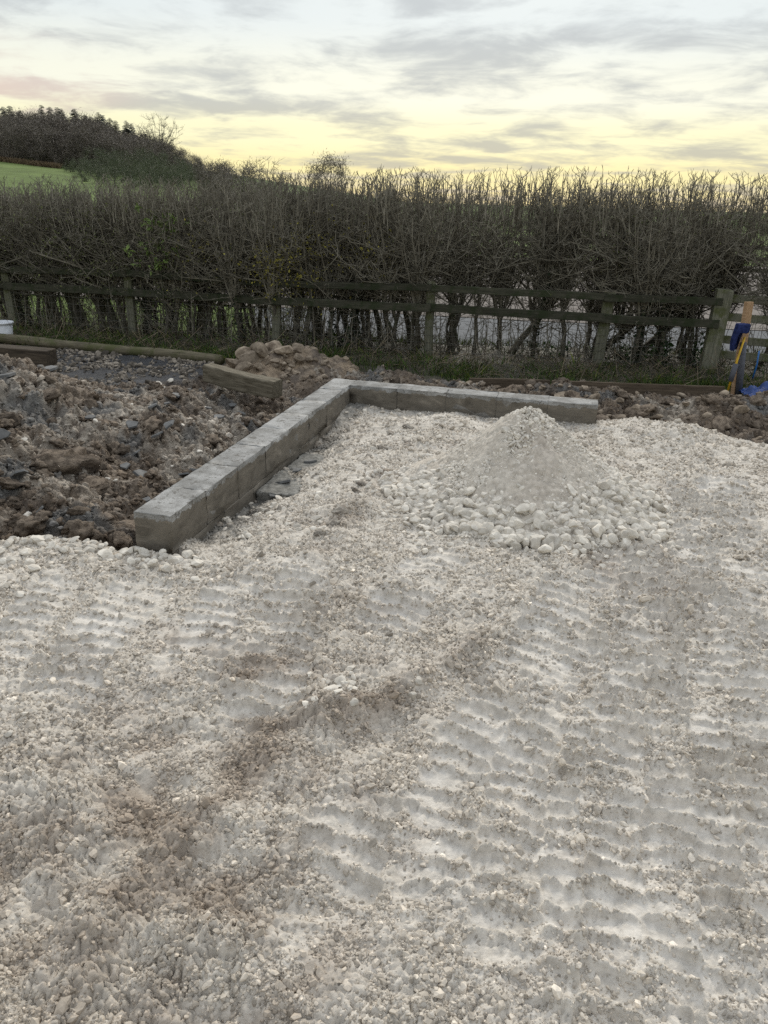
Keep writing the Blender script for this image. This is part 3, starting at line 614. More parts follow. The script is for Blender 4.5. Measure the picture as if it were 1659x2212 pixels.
scatter('small_stones', np.stack([rest[:, 0]-PX, rest[:, 1]-PY_, rz+rest[:, 2]*.3], -1), rest[:, 2], STONES[:6], M['pebble'], None, np.tile([.62, .58, .52], (len(rest), 1)), parent=heap)
# stragglers round the foot of the heap
for i in range(130):
    a = random.uniform(math.pi*.9, math.pi*2.1); rr = 1.02+abs(random.gauss(0, .16))+.10*math.sin(2*a+2.4); x, y = on_pile(a, rr); s = random.uniform(.010, .028)
    link('stone', random.choice(STONES), None, g, (x, y, z1(x, y)+s*.3), (random.uniform(-.4, .4), random.uniform(-.4, .4), random.uniform(0, 6.28)), (s, s*.9, s*.85))

# ------------------------------------------------------------------ block wall
def concrete_mat(name, smear):
    m, nt, b = new_mat(name); L = nt.links; geo = nt.nodes.new('ShaderNodeNewGeometry'); sp = nt.nodes.new('ShaderNodeSeparateXYZ'); L.new(geo.outputs['Position'], sp.inputs[0])
    n1 = N(nt, 'ShaderNodeTexNoise', ins={'Scale': 7.0, 'Detail': 7.0, 'Roughness': .6}); L.new(geo.outputs['Position'], n1.inputs['Vector'])
    n2 = N(nt, 'ShaderNodeTexNoise', ins={'Scale': 160.0, 'Detail': 3.0, 'Roughness': .7}); L.new(geo.outputs['Position'], n2.inputs['Vector'])
    r1 = ramp(nt, [(.35, (.25, .246, .236)), (.65, (.42, .418, .41))]); L.new(n1.outputs[0], r1.inputs[0])
    r2 = ramp(nt, [(.35, .62), (.66, 1.0)]); L.new(n2.outputs[0], r2.inputs[0]); col = mixc(nt, 1.0, r1.outputs[0], r2.outputs[0], 'MULTIPLY')
    oi = nt.nodes.new('ShaderNodeObjectInfo'); v = math_(nt, 'MULTIPLY_ADD', oi.outputs['Random'], .22, .9); cc = nt.nodes.new('ShaderNodeCombineColor')
    for i in range(3): L.new(v, cc.inputs[i])
    col = mixc(nt, 1.0, col, cc.outputs[0], 'MULTIPLY')
    # dark blobs of dried mortar on top
    n4 = N(nt, 'ShaderNodeTexNoise', ins={'Scale': 26.0, 'Detail': 5.0, 'Roughness': .6, 'Distortion': .8}); L.new(geo.outputs['Position'], n4.inputs['Vector'])
    r4 = ramp(nt, [(.565, 0.0), (.64, .8)]); L.new(n4.outputs[0], r4.inputs[0]); col = mixc(nt, r4.outputs[0], col, (.12, .112, .10))
    # trowelled mortar over the faces, ragged along its upper edge
    n3 = N(nt, 'ShaderNodeTexNoise', ins={'Scale': 9.0, 'Detail': 6.0, 'Roughness': .65, 'Distortion': .5}); L.new(geo.outputs['Position'], n3.inputs['Vector'])
    hgt = math_(nt, 'MULTIPLY_ADD', n3.outputs[0], .11, math_(nt, 'MULTIPLY', sp.outputs[2], -1.0))
    msk = math_(nt, 'MULTIPLY', math_(nt, 'GREATER_THAN', hgt, -(WTOP-.085)), smear)
    ns = N(nt, 'ShaderNodeMapping'); ns.inputs['Scale'].default_value = (6, 6, 15); L.new(geo.outputs['Position'], ns.inputs[0])
    n5 = N(nt, 'ShaderNodeTexNoise', ins={'Scale': 1.0, 'Detail': 6.0, 'Roughness': .6, 'Distortion': .6}); L.new(ns.outputs[0], n5.inputs['Vector'])
    r5 = ramp(nt, [(.3, (.105, .093, .076)), (.55, (.165, .147, .122)), (.72, (.25, .222, .185))]); L.new(n5.outputs[0], r5.inputs[0])
    col = mixc(nt, msk, col, r5.outputs[0])
    L.new(col, b.inputs['Base Color']); b.inputs['Roughness'].default_value = .85; b.inputs['Specular IOR Level'].default_value = .25
    hs = math_(nt, 'ADD', math_(nt, 'MULTIPLY', n2.outputs[0], .3), math_(nt, 'ADD', math_(nt, 'MULTIPLY', n5.outputs[0], .7), math_(nt, 'MULTIPLY', r4.outputs[0], .4)))
    bp = N(nt, 'ShaderNodeBump', ins={'Strength': .55, 'Distance': .007}); L.new(hs, bp.inputs['Height']); L.new(bp.outputs[0], b.inputs['Normal']); return m
M['block'] = concrete_mat('concrete block', 1.0)
M['mortar'] = plain('mortar', (.21, .20, .185), .9, .3, 40, .2, bump=.5)
wall = empty('block_wall', (wB[0], wB[1], 0), math.atan2(d1[1], d1[0])); tag(wall, 'low L shaped wall of grey concrete blocks smeared with mortar', 'wall')
ysgn = 1.0 if (np.array([-d1[1], d1[0]])@d2) > 0 else -1.0
def block(u0, u1, v0, v1, zb, zt, seed):
    """one block with slightly chipped arrises; u along the long leg, v across"""
    r = random.Random(seed); bm = bmesh.new(); box_bm(bm, ((u0+u1)/2, ysgn*(v0+v1)/2, (zb+zt)/2), (u1-u0, v1-v0, zt-zb), bev=.0035, seg=2)
    bmesh.ops.subdivide_edges(bm, edges=[e for e in bm.edges if e.calc_length() > .06], cuts=4, use_grid_fill=True)
    for v in bm.verts: v.co += Vector((r.gauss(0, .0022), r.gauss(0, .0022), r.gauss(0, .0018)))
    me = bm_mesh('block', bm, True); return link('block', me, M['block'], wall)
CH, J = .215, .0025; sd_ = 0
for c in range(2):
    zt = WTOP-c*CH; zb = zt-CH+(J if c else J)
    u = (0.0 if c % 2 == 0 else WT+J)
    while u < L1-.03:
        e = min(u+.44, L1)
        if L1-e < .08: e = L1
        jit = random.uniform(-.002, .002); block(u, e, jit, WT+jit, zb, zt+random.uniform(-.002, .002), sd_); sd_ += 1; u = e+J
    v = (WT+J if c % 2 == 0 else 0.0)
    while v < L2-.03:
        e = min(v+.44, L2)
        if L2-e < .08: e = L2
        jit = random.uniform(-.002, .002); block(jit, WT+jit, v, e, zb, zt+random.uniform(-.002, .002), sd_); sd_ += 1; v = e+J
bm = bmesh.new(); box_bm(bm, (L1/2, ysgn*WT/2, WTOP-.205), (L1-.008, WT-.008, .40)); link('mortar', bm_mesh('mortar', bm), M['mortar'], wall)
bm = bmesh.new(); box_bm(bm, (WT/2, ysgn*(L2/2+.05), WTOP-.206), (WT-.008, L2-.112, .40)); link('mortar', bm_mesh('mortar', bm), M['mortar'], wall)
# stepped concrete footing uncovered beside the wall
M['footing'] = plain('rough footing concrete', (.20, .195, .18), .9, .45, 30, .2, bump=.8)
def footing(u0, u1, v1, zt, seed, label):
    r = random.Random(seed); bm = bmesh.new(); box_bm(bm, ((u0+u1)/2, ysgn*(WT+.012+v1)/2, zt-.06), (u1-u0, v1-WT-.012, .12), bev=.006)
    bmesh.ops.subdivide_edges(bm, edges=[e for e in bm.edges if e.calc_length() > .05], cuts=5, use_grid_fill=True)
    for v in bm.verts: v.co += Vector((r.gauss(0, .004), r.gauss(0, .004), r.gauss(0, .003)))
    o = link('concrete_footing', bm_mesh('concrete_footing', bm, True), M['footing']); o.location = wall.location; o.rotation_euler = wall.rotation_euler
    tag(o, label, 'footing'); return o
footing(1.95, 2.42, .50, -.045, 1, 'rough concrete footing ledge with a broken edge beside the block wall')
footing(1.50, 1.90, .47, -.055, 2, 'smaller footing slab beside the wall, nearer its corner')

# ------------------------------------------------------------------ soil: clods, clay slabs, stones
so = SURF['soil_ground']
def drop(parent, name, shapes, px, py, z0, r_, sq=(.6, .95), sink=.3):
    if name == 'clod': sink = .55
    q = P(px, py, z0); x, y = q[0], q[1]
    return link(name, random.choice(shapes), None, parent, (x, y, z1(x, y)+r_*(.55-sink)), (random.uniform(-.5, .5), random.uniform(-.5, .5), random.uniform(0, 6.28)), (r_*random.uniform(.9, 1.3), r_*random.uniform(.8, 1.1), r_*random.uniform(*sq)))
for px, py, r_ in [(140, 1010, .17), (95, 1020, .10), (200, 1030, .09), (280, 1095, .12), (170, 1120, .09), (330, 940, .08), (250, 1130, .08), (215, 1160, .07), (110, 930, .09), (60, 860, .11), (330, 1060, .07), (250, 960, .08), (420, 880, .07), (540, 900, .06), (60, 1110, .08), (270, 1170, .06),
                   (30, 960, .09), (150, 870, .08), (230, 900, .07), (460, 940, .06), (380, 1010, .07), (120, 1160, .06), (20, 1060, .08)]:
    drop(so, 'clod', CLODS, px, py, .0, r_)
for i in range(150):
    px = random.uniform(-20, 560); py = random.uniform(840, 1165)
    if px > 300 and py > 1100-(px-300)*.72-40: continue
    drop(so, 'clod', CLODS, px, py, .0, random.uniform(.025, .06))
for px, py, r_ in [(400, 912, .05), (395, 932, .04), (345, 838, .045), (480, 830, .05), (520, 860, .03), (245, 1012, .03), (450, 990, .025), (235, 940, .04), (365, 800, .06), (345, 805, .05), (480, 1000, .02), (600, 860, .03), (575, 880, .03)]:
    drop(so, 'stone', WARM if py > 820 and random.random() < .5 else STONES, px, py, .0, r_*.75)
for i in range(130):
    px = random.uniform(-20, 640); py = random.uniform(840, 1160)
    if px > 290 and py > 1100-(px-290)*.70-30: continue
    drop(so, 'stone', random.choice((WARM, WARM, STONES)), px, py, .0, random.uniform(.008, .024))
# bank behind the short leg and to its right
bank = [(1345, 856, .085), (1215, 850, .075), (1240, 858, .05), (1170, 838, .05), (1190, 862, .05), (1010, 842, .05), (1460, 850, .05), (1560, 865, .05), (1600, 890, .06), (1500, 900, .05), (1420, 885, .06), (1385, 880, .09), (1340, 885, .06), (1640, 930, .07)]
for px, py, r_ in bank: drop(so, 'stone', WARM, px, py, .0, r_)
for i in range(260):
    px = random.uniform(770, 1659); lo = np.interp(px, [770, 1290, 1659], [826, 880, 950]); hi = np.interp(px, [770, 1020, 1560, 1659], [795, 820, 842, 848])
    py = random.uniform(hi, lo); drop(so, 'stone', WARM, px, py, .0, random.uniform(.012, .04)*(1.0 if random.random() < .85 else 1.5))
for i in range(60):
    px = random.uniform(740, 1659); lo = np.interp(px, [770, 1290, 1659], [826, 890, 955]); hi = np.interp(px, [770, 1020, 1560, 1659], [795, 825, 845, 850])
    drop(so, 'clod', CLODS, px, random.uniform(hi, lo), .0, random.uniform(.05, .12))
for px, py, r_ in [(640, 985, .05), (660, 968, .045), (620, 1000, .04), (600, 1020, .045), (705, 930, .04), (690, 945, .04), (560, 1060, .04), (545, 1078, .035), (860, 958, .06), (840, 950, .05), (885, 965, .05), (830, 985, .05), (800, 1000, .05), (870, 985, .035), (815, 1045, .05), (790, 1070, .05), (765, 1095, .045), (735, 1130, .05), (710, 1160, .05), (700, 1180, .045), (500, 1120, .03), (470, 1140, .03)]:
    drop(g, 'clod', CLODP, px+random.gauss(0, 9), py+random.gauss(0, 7), -.03, r_*random.uniform(.45, .9))
# grey clay slabs turned up by the digger
def slab_mesh(seed):
    r = random.Random(seed); n = r.randint(5, 7); bm = bmesh.new()
    a = sorted(r.uniform(0, 6.28) for _ in range(n)); a = [6.283*i/n+r.uniform(-.3, .3) for i in range(n)]
    top = [bm.verts.new((math.cos(t)*r.uniform(.75, 1.1), math.sin(t)*r.uniform(.5, .85), .14+r.uniform(-.03, .03))) for t in a]
    bot = [bm.verts.new((v.co.x*1.05, v.co.y*1.05, -.14)) for v in top]
    bm.faces.new(top); bm.faces.new(bot[::-1])
    for i in range(n): bm.faces.new((bot[i], bot[(i+1) % n], top[(i+1) % n], top[i]))
    bmesh.ops.bevel(bm, geom=list(bm.edges), offset=.03, segments=1, affect='EDGES'); return bm_mesh('slab_shape', bm)
SLABS = [slab_mesh(i) for i in range(7)]
for m_ in SLABS: m_.materials.append(M['clay'])
for px, py, r_, tilt in [(115, 855, .10, .2), (20, 910, .12, .3), (380, 848, .07, .5), (330, 905, .07, .7), (340, 940, .06, .9), (365, 935, .07, .9), (395, 970, .06, .8), (425, 968, .08, .7), (45, 1035, .07, .9), (10, 1005, .07, 1.1), (80, 1068, .06, 1.0), (120, 1115, .07, .9), (170, 1145, .05, .8), (285, 925, .07, .6), (265, 975, .06, .7), (520, 990, .05, .5), (300, 985, .07, 1.0), (290, 955, .06, .9),
                         (360, 870, .05, .3), (450, 855, .05, .3), (470, 870, .06, .4), (520, 850, .06, .3), (500, 835, .05, .3), (200, 930, .05, .6), (310, 1035, .05, .9), (620, 870, .04, .3), (670, 968, .06, .3), (612, 1012, .07, .4), (640, 1000, .05, .5), (590, 1035, .05, .4)]:
    q = P(px, py, .05); s = r_
    link('slab', random.choice(SLABS), None, so, (q[0], q[1], z1(q[0], q[1])+.035), (tilt*random.uniform(.3, .9), random.uniform(-.4, .4)*tilt, random.uniform(0, 6.28)), (s, s*.9, s*.8))
M['crumb'] = scatter_mat('soil crumb', (.75, .75, .75), (1.3, 1.3, 1.3), .5)
n = 42000; yy = rng.uniform(3.4, 9.2, n); xx = rng.uniform(-1, 1, n)*(.6+.60*yy)
gzz, gcc, gw, gb, gv = ground(xx, yy); k = (gw < .3) & (gv < .3) & (gb < .4); xx, yy, gcc = xx[k], yy[k], gcc[k]
size = np.clip(.008*np.exp(rng.normal(0, .5, len(xx))), .004, .03)
scatter('soil_crumbs', np.stack([xx, yy, zat(xx, yy)+size*.2], -1), size, SMALL[:3]+CLODS[:2], M['crumb'], 'crumbs of soil and small stones over the dug ground', gcc*rng.uniform(.8, 1.5, (len(gcc), 1)), cat='soil')
# stones in the dark bed
n = 9000; yy = rng.uniform(7.8, 9.8, n); xx = rng.uniform(-5.2, -1.6, n); _, _, bb, vv, _, _ = base_shape(xx, yy); den = np.clip(.45+1.1*fbm(xx, yy, .5, 3, 801)+.25*(yy-8.9), .04, 1)
k = (bb > .5) & (vv < .3) & (rng.random(n) < den*.55); xx, yy = xx[k], yy[k]; size = np.clip(.0165*np.exp(rng.normal(0, .4, len(xx))), .008, .04)
scatter('bed_stones', np.stack([xx, yy, zat(xx, yy)+size*.3], -1), size, STONES[:6], M['pebble'], 'buff stones strewn over the dark bed', np.array([.27, .235, .195])*rng.uniform(.2, 1.2, (len(xx), 1)), cat='stones')

# ------------------------------------------------------------------ heap of quarried rubble in front of the hedge
hq = P(585, 812, -.1); rub = empty('rubble_heap', (hq[0], hq[1]+.25, -.12)); tag(rub, 'heap of buff limestone rubble and clay in front of the fence', 'rubble heap')
RX, RY = float(hq[0]), float(hq[1]+.25)
def rub_h(x, y):
    return .25*np.exp(-(((x-RX+.08)/.42)**2+((y-RY-.05)/.36)**2)**1.1)+.22*np.exp(-(((x-RX-.55)/.42)**2+((y-RY-.1)/.33)**2)**1.1)-.03+.05*fbm(x, y, .3, 3, 811)
ux, uy = np.meshgrid(np.linspace(RX-.85, RX+1.15, 90), np.linspace(RY-.75, RY+.65, 70)); ux, uy = ux.ravel(), uy.ravel()
f1, f2, hh = worley(ux+.03*vnoise(ux, uy, .1, 3), uy, .09, 813); uz = rub_h(ux, uy)+.04*np.clip(1-(f1/.75)**2, 0, 1)*hh
ed = np.maximum(np.abs(ux-RX-.15)/1.0, np.abs(uy-RY+.05)/.7); uz = uz-.25*sstep(.75, 1.0, ed)
ui = np.arange(len(ux)).reshape(70, 90); rm = mesh_np('core', np.stack([ux-RX, uy-RY, uz], -1), np.stack([ui[:-1, :-1], ui[:-1, 1:], ui[1:, 1:], ui[1:, :-1]], -1).reshape(-1, 4))
tn = np.clip(.5+fbm(ux, uy, .3, 3, 817), 0, 1)[:, None]; set_col(rm, np.array([.27, .21, .15])*tn+np.array([.12, .095, .075])*(1-tn)); link('core', rm, M['soil'], rub)
big = [(-.15, -.05, .13), (-.32, .0, .11), (-.25, -.15, .12), (.12, .02, .12), (.26, .05, .09), (-.02, .1, .10), (-.42, -.1, .10), (-.3, -.28, .10), (.05, -.22, .06), (.3, -.1, .08), (-.12, -.25, .07)]
for (x, y, s) in big+[(random.gauss(.15, .42), random.gauss(-.08, .26), random.uniform(.02, .05)) for _ in range(150)]:
    if abs(x-.1) > .95 or y < -.6: continue
    z = float(rub_h(np.array([RX+x]), np.array([RY+y]))[0]); mt = WARM
    link('stone', random.choice(mt), None, rub, (x, y, z+s*.35), (random.uniform(-.6, .6), random.uniform(-.6, .6), random.uniform(0, 6.28)), (s*random.uniform(.9, 1.2), s, s*random.uniform(.75, 1)))

# ------------------------------------------------------------------ timbers
def beam(name, a, b, w, h, m, label, cat, seed=0, wob=.004, bev=.012, n=14, group=None, taper=0.0, parent=None):
    """squared timber from a to b (centres of its ends), uneven along its length"""
    r = random.Random(seed); a = Vector(a); b = Vector(b); L = (b-a).length; bm = bmesh.new(); box_bm(bm, (0, 0, 0), (L, w, h), bev=bev)
    bmesh.ops.subdivide_edges(bm, edges=[e for e in bm.edges if abs(e.verts[0].co.x-e.verts[1].co.x) > L*.5], cuts=n)
    for v in bm.verts:
        t = v.co.x/L; k = 1-taper*abs(t+.5); v.co.y = v.co.y*k+math.sin(t*5+seed)*wob+r.gauss(0, wob*.35); v.co.z = v.co.z*k+math.sin(t*4+seed*2)*wob+r.gauss(0, wob*.35)
    o = link(name, bm_mesh(name, bm, False), m, parent); o.location = (a+b)/2; o.rotation_euler = (b-a).to_track_quat('X', 'Z').to_euler()
    if label: tag(o, label, cat, group)
    return o
pa_, pb_ = P(-60, 714, .0), P(478, 763, .0)
def pole(name, a, b, r_, m, label, cat, flat=.85):
    a = Vector(a); b = Vector(b); L = (b-a).length; ns, nl = 12, 24; V = []; F = []
    for i in range(nl+1):
        for j in range(ns):
            t = 6.2832*j/ns; rr = r_*(1+.05*math.sin(i*.9+j)+random.gauss(0, .015)); V.append((-L/2+L*i/nl, rr*math.cos(t), rr*math.sin(t)*flat+.006*math.sin(i*.4)))
    for i in range(nl):
        for j in range(ns): F.append((i*ns+j, i*ns+(j+1) % ns, (i+1)*ns+(j+1) % ns, (i+1)*ns+j))
    me = bpy.data.meshes.new(name); me.from_pydata(V, [], F+[tuple(range(ns))[::-1], tuple(nl*ns+j for j in range(ns))]); me.polygons.foreach_set('use_smooth', np.full(len(me.polygons), True)); me.update()
    o = link(name, me, m); o.location = (a+b)/2; o.rotation_euler = (b-a).to_track_quat('X', 'Z').to_euler(); return tag(o, label, cat)
pole('timber_pole', (pa_[0], pa_[1], z1(*pa_[:2])+.06), (pb_[0], pb_[1], z1(*pb_[:2])+.06), .075, M['timber'], 'long round mossy timber edging the dark stony bed', 'timber pole')
s0, s1 = P(-90, 728, .14), P(113, 742, .14); zz = -.03
beam('sleeper', (s0[0], s0[1]-.05, zz+.02), (s1[0], s1[1]-.05, zz), .2, .21, M['sleeper'], 'dark heavy railway sleeper standing on edge behind the soil heap', 'sleeper', 3)
t0, t1 = P(447, 806, .10), P(600, 840, .055)
o = beam('timber_offcut', (t0[0], t0[1], .10), (t1[0], t1[1], .055), .15, .17, M['oldwood'], 'split grey timber lying half buried in the soil by the wall corner', 'timber', 5, .008)
e0, e1, e2 = P(1015, 816, .0), P(1190, 822, .0), P(1565, 838, .0)
beam('edging_board', (e0[0], e0[1], -.075), (e1[0]-.01, e1[1], -.07), .032, .15, M['board'], 'short brown edging board behind the far leg of the wall', 'edging board', 7, .002, .004)
beam('edging_board', (e1[0]+.01, e1[1]-.01, -.075), (e2[0], e2[1], -.055), .032, .15, M['board'], 'long brown edging board between the soil bank and the verge, ending near the stake', 'edging board', 8, .003, .004)

# ------------------------------------------------------------------ fence
FZ0 = -.15
fp = [P(28, 705, FZ0), P(293, 720, FZ0), P(598, 745, FZ0), P(925, 775, FZ0), P(1288, 790, FZ0), P(1525, 803, FZ0)]
la = np.polyfit([p[0] for p in fp], [p[1] for p in fp], 2)
FP = [(float(p[0]), float(np.polyval(la, p[0]))*.6+.4*float(p[1])) for p in fp]
fd = np.array([FP[-1][0]-FP[0][0], FP[-1][1]-FP[0][1]]); fd /= np.linalg.norm(fd); fa = math.atan2(fd[1], fd[0]); fn = np.array([fd[1], -fd[0]])   # fn points to the camera
fence = empty('rail_fence', (FP[2][0], FP[2][1], FZ0)); tag(fence, 'mossy post and rail fence with wire netting along the front of the hedge', 'fence')
FO = np.array([FP[2][0], FP[2][1]])
def fpart(name, bm, m, smooth=False): return link(name, bm_mesh(name, bm, smooth), m, fence)
def post(x, y, w, d, h, lean=(0, 0), m='post', parent=None, name='post', seed=0, round_=False):
    r = random.Random(seed); bm = bmesh.new(); box_bm(bm, (0, 0, h/2-.1), (w, d, h+.2), bev=.012 if not round_ else .04, seg=2)
    bmesh.ops.subdivide_edges(bm, edges=[e for e in bm.edges if abs(e.verts[0].co.z-e.verts[1].co.z) > h*.5], cuts=8)
    for v in bm.verts: v.co += Vector((r.gauss(0, .0025), r.gauss(0, .0025), 0))
    o = link(name, bm_mesh(name, bm), M[m], parent); o.rotation_euler = (lean[0], lean[1], fa+r.uniform(-.06, .06)); return o
tops = [.93, .93, .95, .98, .93, .93]
for i, (x, y) in enumerate(FP[:5]):
    o = post(x, y, .115 if i != 4 else .14, .09, tops[i], ((.02, -.02), (.0, -.01), (.0, .035), (.02, .0), (.0, .05))[i], 'post', fence, seed=i, round_=(i == 3)); o.location = (x-FO[0], y-FO[1], 0)
xl = FP[0][0]-2.1; yl = FP[0][1]+.55
KN = [(xl, yl)]+FP
toph = [.90, .86, .90, .88, .94, .91, .92]; midh = [.66, .645, .65, .655, .70, .67, .655]
for hs, hh_ in ((toph, .085), (midh, .10)):
    for i in range(6):
        a = np.array(KN[i])+fn*.075; b = np.array(KN[i+1])+fn*.075; off = .012*(i % 2)
        a = a-fd*.02+fn*off; b = b+fd*.02+fn*off
        beam('rail', (a[0]-FO[0], a[1]-FO[1], hs[i]-hh_/2), (b[0]-FO[0], b[1]-FO[1], hs[i+1]-hh_/2), .036, hh_, M['rail'], None, None, i*7+int(hh_*1000), .006, .006, parent=fence)
def wire_bm(pts, r_):
    V = []; F = []
    for i, p in enumerate(pts):
        for j in range(3): V.append((p[0], p[1]+r_*math.cos(2.094*j), p[2]+r_*math.sin(2.094*j)))
        if i:
            for j in range(3): F.append(((i-1)*3+j, (i-1)*3+(j+1) % 3, i*3+(j+1) % 3, i*3+j))
    return V, F
for k, h in enumerate((.10, .20, .30, .40, .50, .585)):
    pts = []
    for i in range(6):
        for t in np.linspace(0, 1, 8, endpoint=False):
            a = np.array(KN[i])+fn*.052; b = np.array(KN[i+1])+fn*.052; q = a*(1-t)+b*t; pts.append((q[0]-FO[0], q[1]-FO[1], h-.014*math.sin(t*math.pi)+random.gauss(0, .003)))
    V, F = wire_bm(pts, .0019); me = bpy.data.meshes.new('wire'); me.from_pydata(V, [], F); link('wire', me, M['wire'], fence)
V = []; F = []
tot = sum(np.linalg.norm(np.array(KN[i+1])-np.array(KN[i])) for i in range(6)); s = .1
while s < tot-.1:
    acc = 0
    for i in range(6):
        L_ = np.linalg.norm(np.array(KN[i+1])-np.array(KN[i]))
        if s < acc+L_: q = np.array(KN[i])*(1-(s-acc)/L_)+np.array(KN[i+1])*((s-acc)/L_)+fn*.052; break
        acc += L_
    b0 = len(V); lx = random.gauss(0, .006)
    for z in (.0, .59):
        for j in range(3): V.append((q[0]-FO[0]+.0015*math.cos(2.094*j)+lx*z, q[1]-FO[1]+.0015*math.sin(2.094*j), z))
    for j in range(3): F.append((b0+j, b0+(j+1) % 3, b0+3+(j+1) % 3, b0+3+j))
    s += .155
me = bpy.data.meshes.new('netting'); me.from_pydata(V, [], F); nw = link('netting', me, M['wire'], fence); tag(nw, kind='stuff')
# big gate post and the four-rail fence that runs on from it
gx_, gy_ = FP[5]; GP = post(gx_, gy_, .19, .17, 1.02, (.015, .03), 'post', None, 'gate_post', 31); GP.location = (gx_, gy_, FZ0); tag(GP, 'thick square mossy post where the two rail fences meet', 'post')
rf2 = empty('rail_fence', (gx_, gy_, FZ0)); tag(rf2, 'four rail wooden fence without netting running on past the thick post', 'fence')
zs4 = []
for (py_) in (648, 690, 738, 770):
    q = atY(1600, py_, gy_-.05); zs4.append(float(q[2])-FZ0)
ex, ey = gx_+2.3, gy_-.25
for i, z in enumerate(zs4): beam('rail', (.10, .02, z+.012), (ex-gx_, ey-gy_, z-.05), .036, .095, M['post'], None, None, 60+i, .004, .006, parent=rf2)
o = post(ex, ey, .12, .1, 1.0, (0, 0), 'post', rf2, seed=77); o.location = (ex-gx_, ey-gy_+.07, 0)
# far fence seen through the hedge
ff_ = empty('rail_fence', (6, 23, -.2)); tag(ff_, 'far off rail fence glimpsed through the hedge across the sandy ground', 'fence')
for i in range(9): o = post(0, 0, .12, .12, 1.15, (0, 0), 'post', ff_, seed=90+i); o.location = (-14+i*3.2, 1.5-i*.35, 0)
for z in (.45, .75, 1.05): beam('rail', (-14, 1.4, z), (11.6, -1.4, z), .04, .1, M['rail'], None, None, int(z*100), .01, .006, parent=ff_)

# ------------------------------------------------------------------ branches
def seg_mesh(name, segs, sides=3):
    """segs: array rows (x0,y0,z0,r0,x1,y1,z1,r1) -> prisms"""
    S = np.asarray(segs, float); A = S[:, :3]; B = S[:, 4:7]; D = B-A; D /= np.linalg.norm(D, axis=1, keepdims=True)+1e-9
    U = np.cross(D, np.where(np.abs(D[:, 2:3]) > .8, [[1.0, 0, 0]], [[0, 0, 1.0]])); U /= np.linalg.norm(U, axis=1, keepdims=True)+1e-9; Wv = np.cross(D, U)
    V = []
    for Pt, R_ in ((A, S[:, 3:4]), (B, S[:, 7:8])):
        for j in range(sides):
            t = 2*math.pi*j/sides; V.append(Pt+R_*(math.cos(t)*U+math.sin(t)*Wv))
    V = np.stack(V, 1).reshape(-1, 3); b = np.arange(len(S))[:, None]*(2*sides); F = []
    for j in range(sides): F.append(np.concatenate([b+j, b+(j+1) % sides, b+sides+(j+1) % sides, b+sides+j], 1))
    return mesh_np(name, V, np.stack(F, 1).reshape(-1, 4), False)
def leaf_mesh(name, pos, size, tint, aspect=.6, up=.3):
    n = len(pos); d = rng.normal(0, 1, (n, 3)); d /= np.linalg.norm(d, axis=1, keepdims=True); e = rng.normal(0, 1, (n, 3)); e -= d*np.sum(d*e, 1, keepdims=True); e /= np.linalg.norm(e, axis=1, keepdims=True)
    s = np.asarray(size)[:, None]; fnm = np.cross(d, e)
    V = np.stack([pos, pos+d*s*.5+e*s*aspect*.5+fnm*s*.08, pos+d*s, pos+d*s*.5-e*s*aspect*.5+fnm*s*.08], 1).reshape(-1, 3)
    me = mesh_np(name, V, np.arange(n*4).reshape(-1, 4), False); set_col(me, np.repeat(tint, 4, 0)); return me
def curve_path(r, a, b, n, wob):
    a = np.array(a); b = np.array(b); out = [a]; off = np.zeros(3)
    for i in range(1, n+1):
        t = i/n; off = off+np.array([r.gauss(0, wob), r.gauss(0, wob), r.gauss(0, wob*.6)]); out.append(a*(1-t)+b*t+off*(1 if i < n else .6))
    return out
def add_path(S, pts, r0, r1):
    n = len(pts)-1
    for i in range(n): S.append((*pts[i], r0+(r1-r0)*i/n, *pts[i+1], r0+(r1-r0)*(i+1)/n))
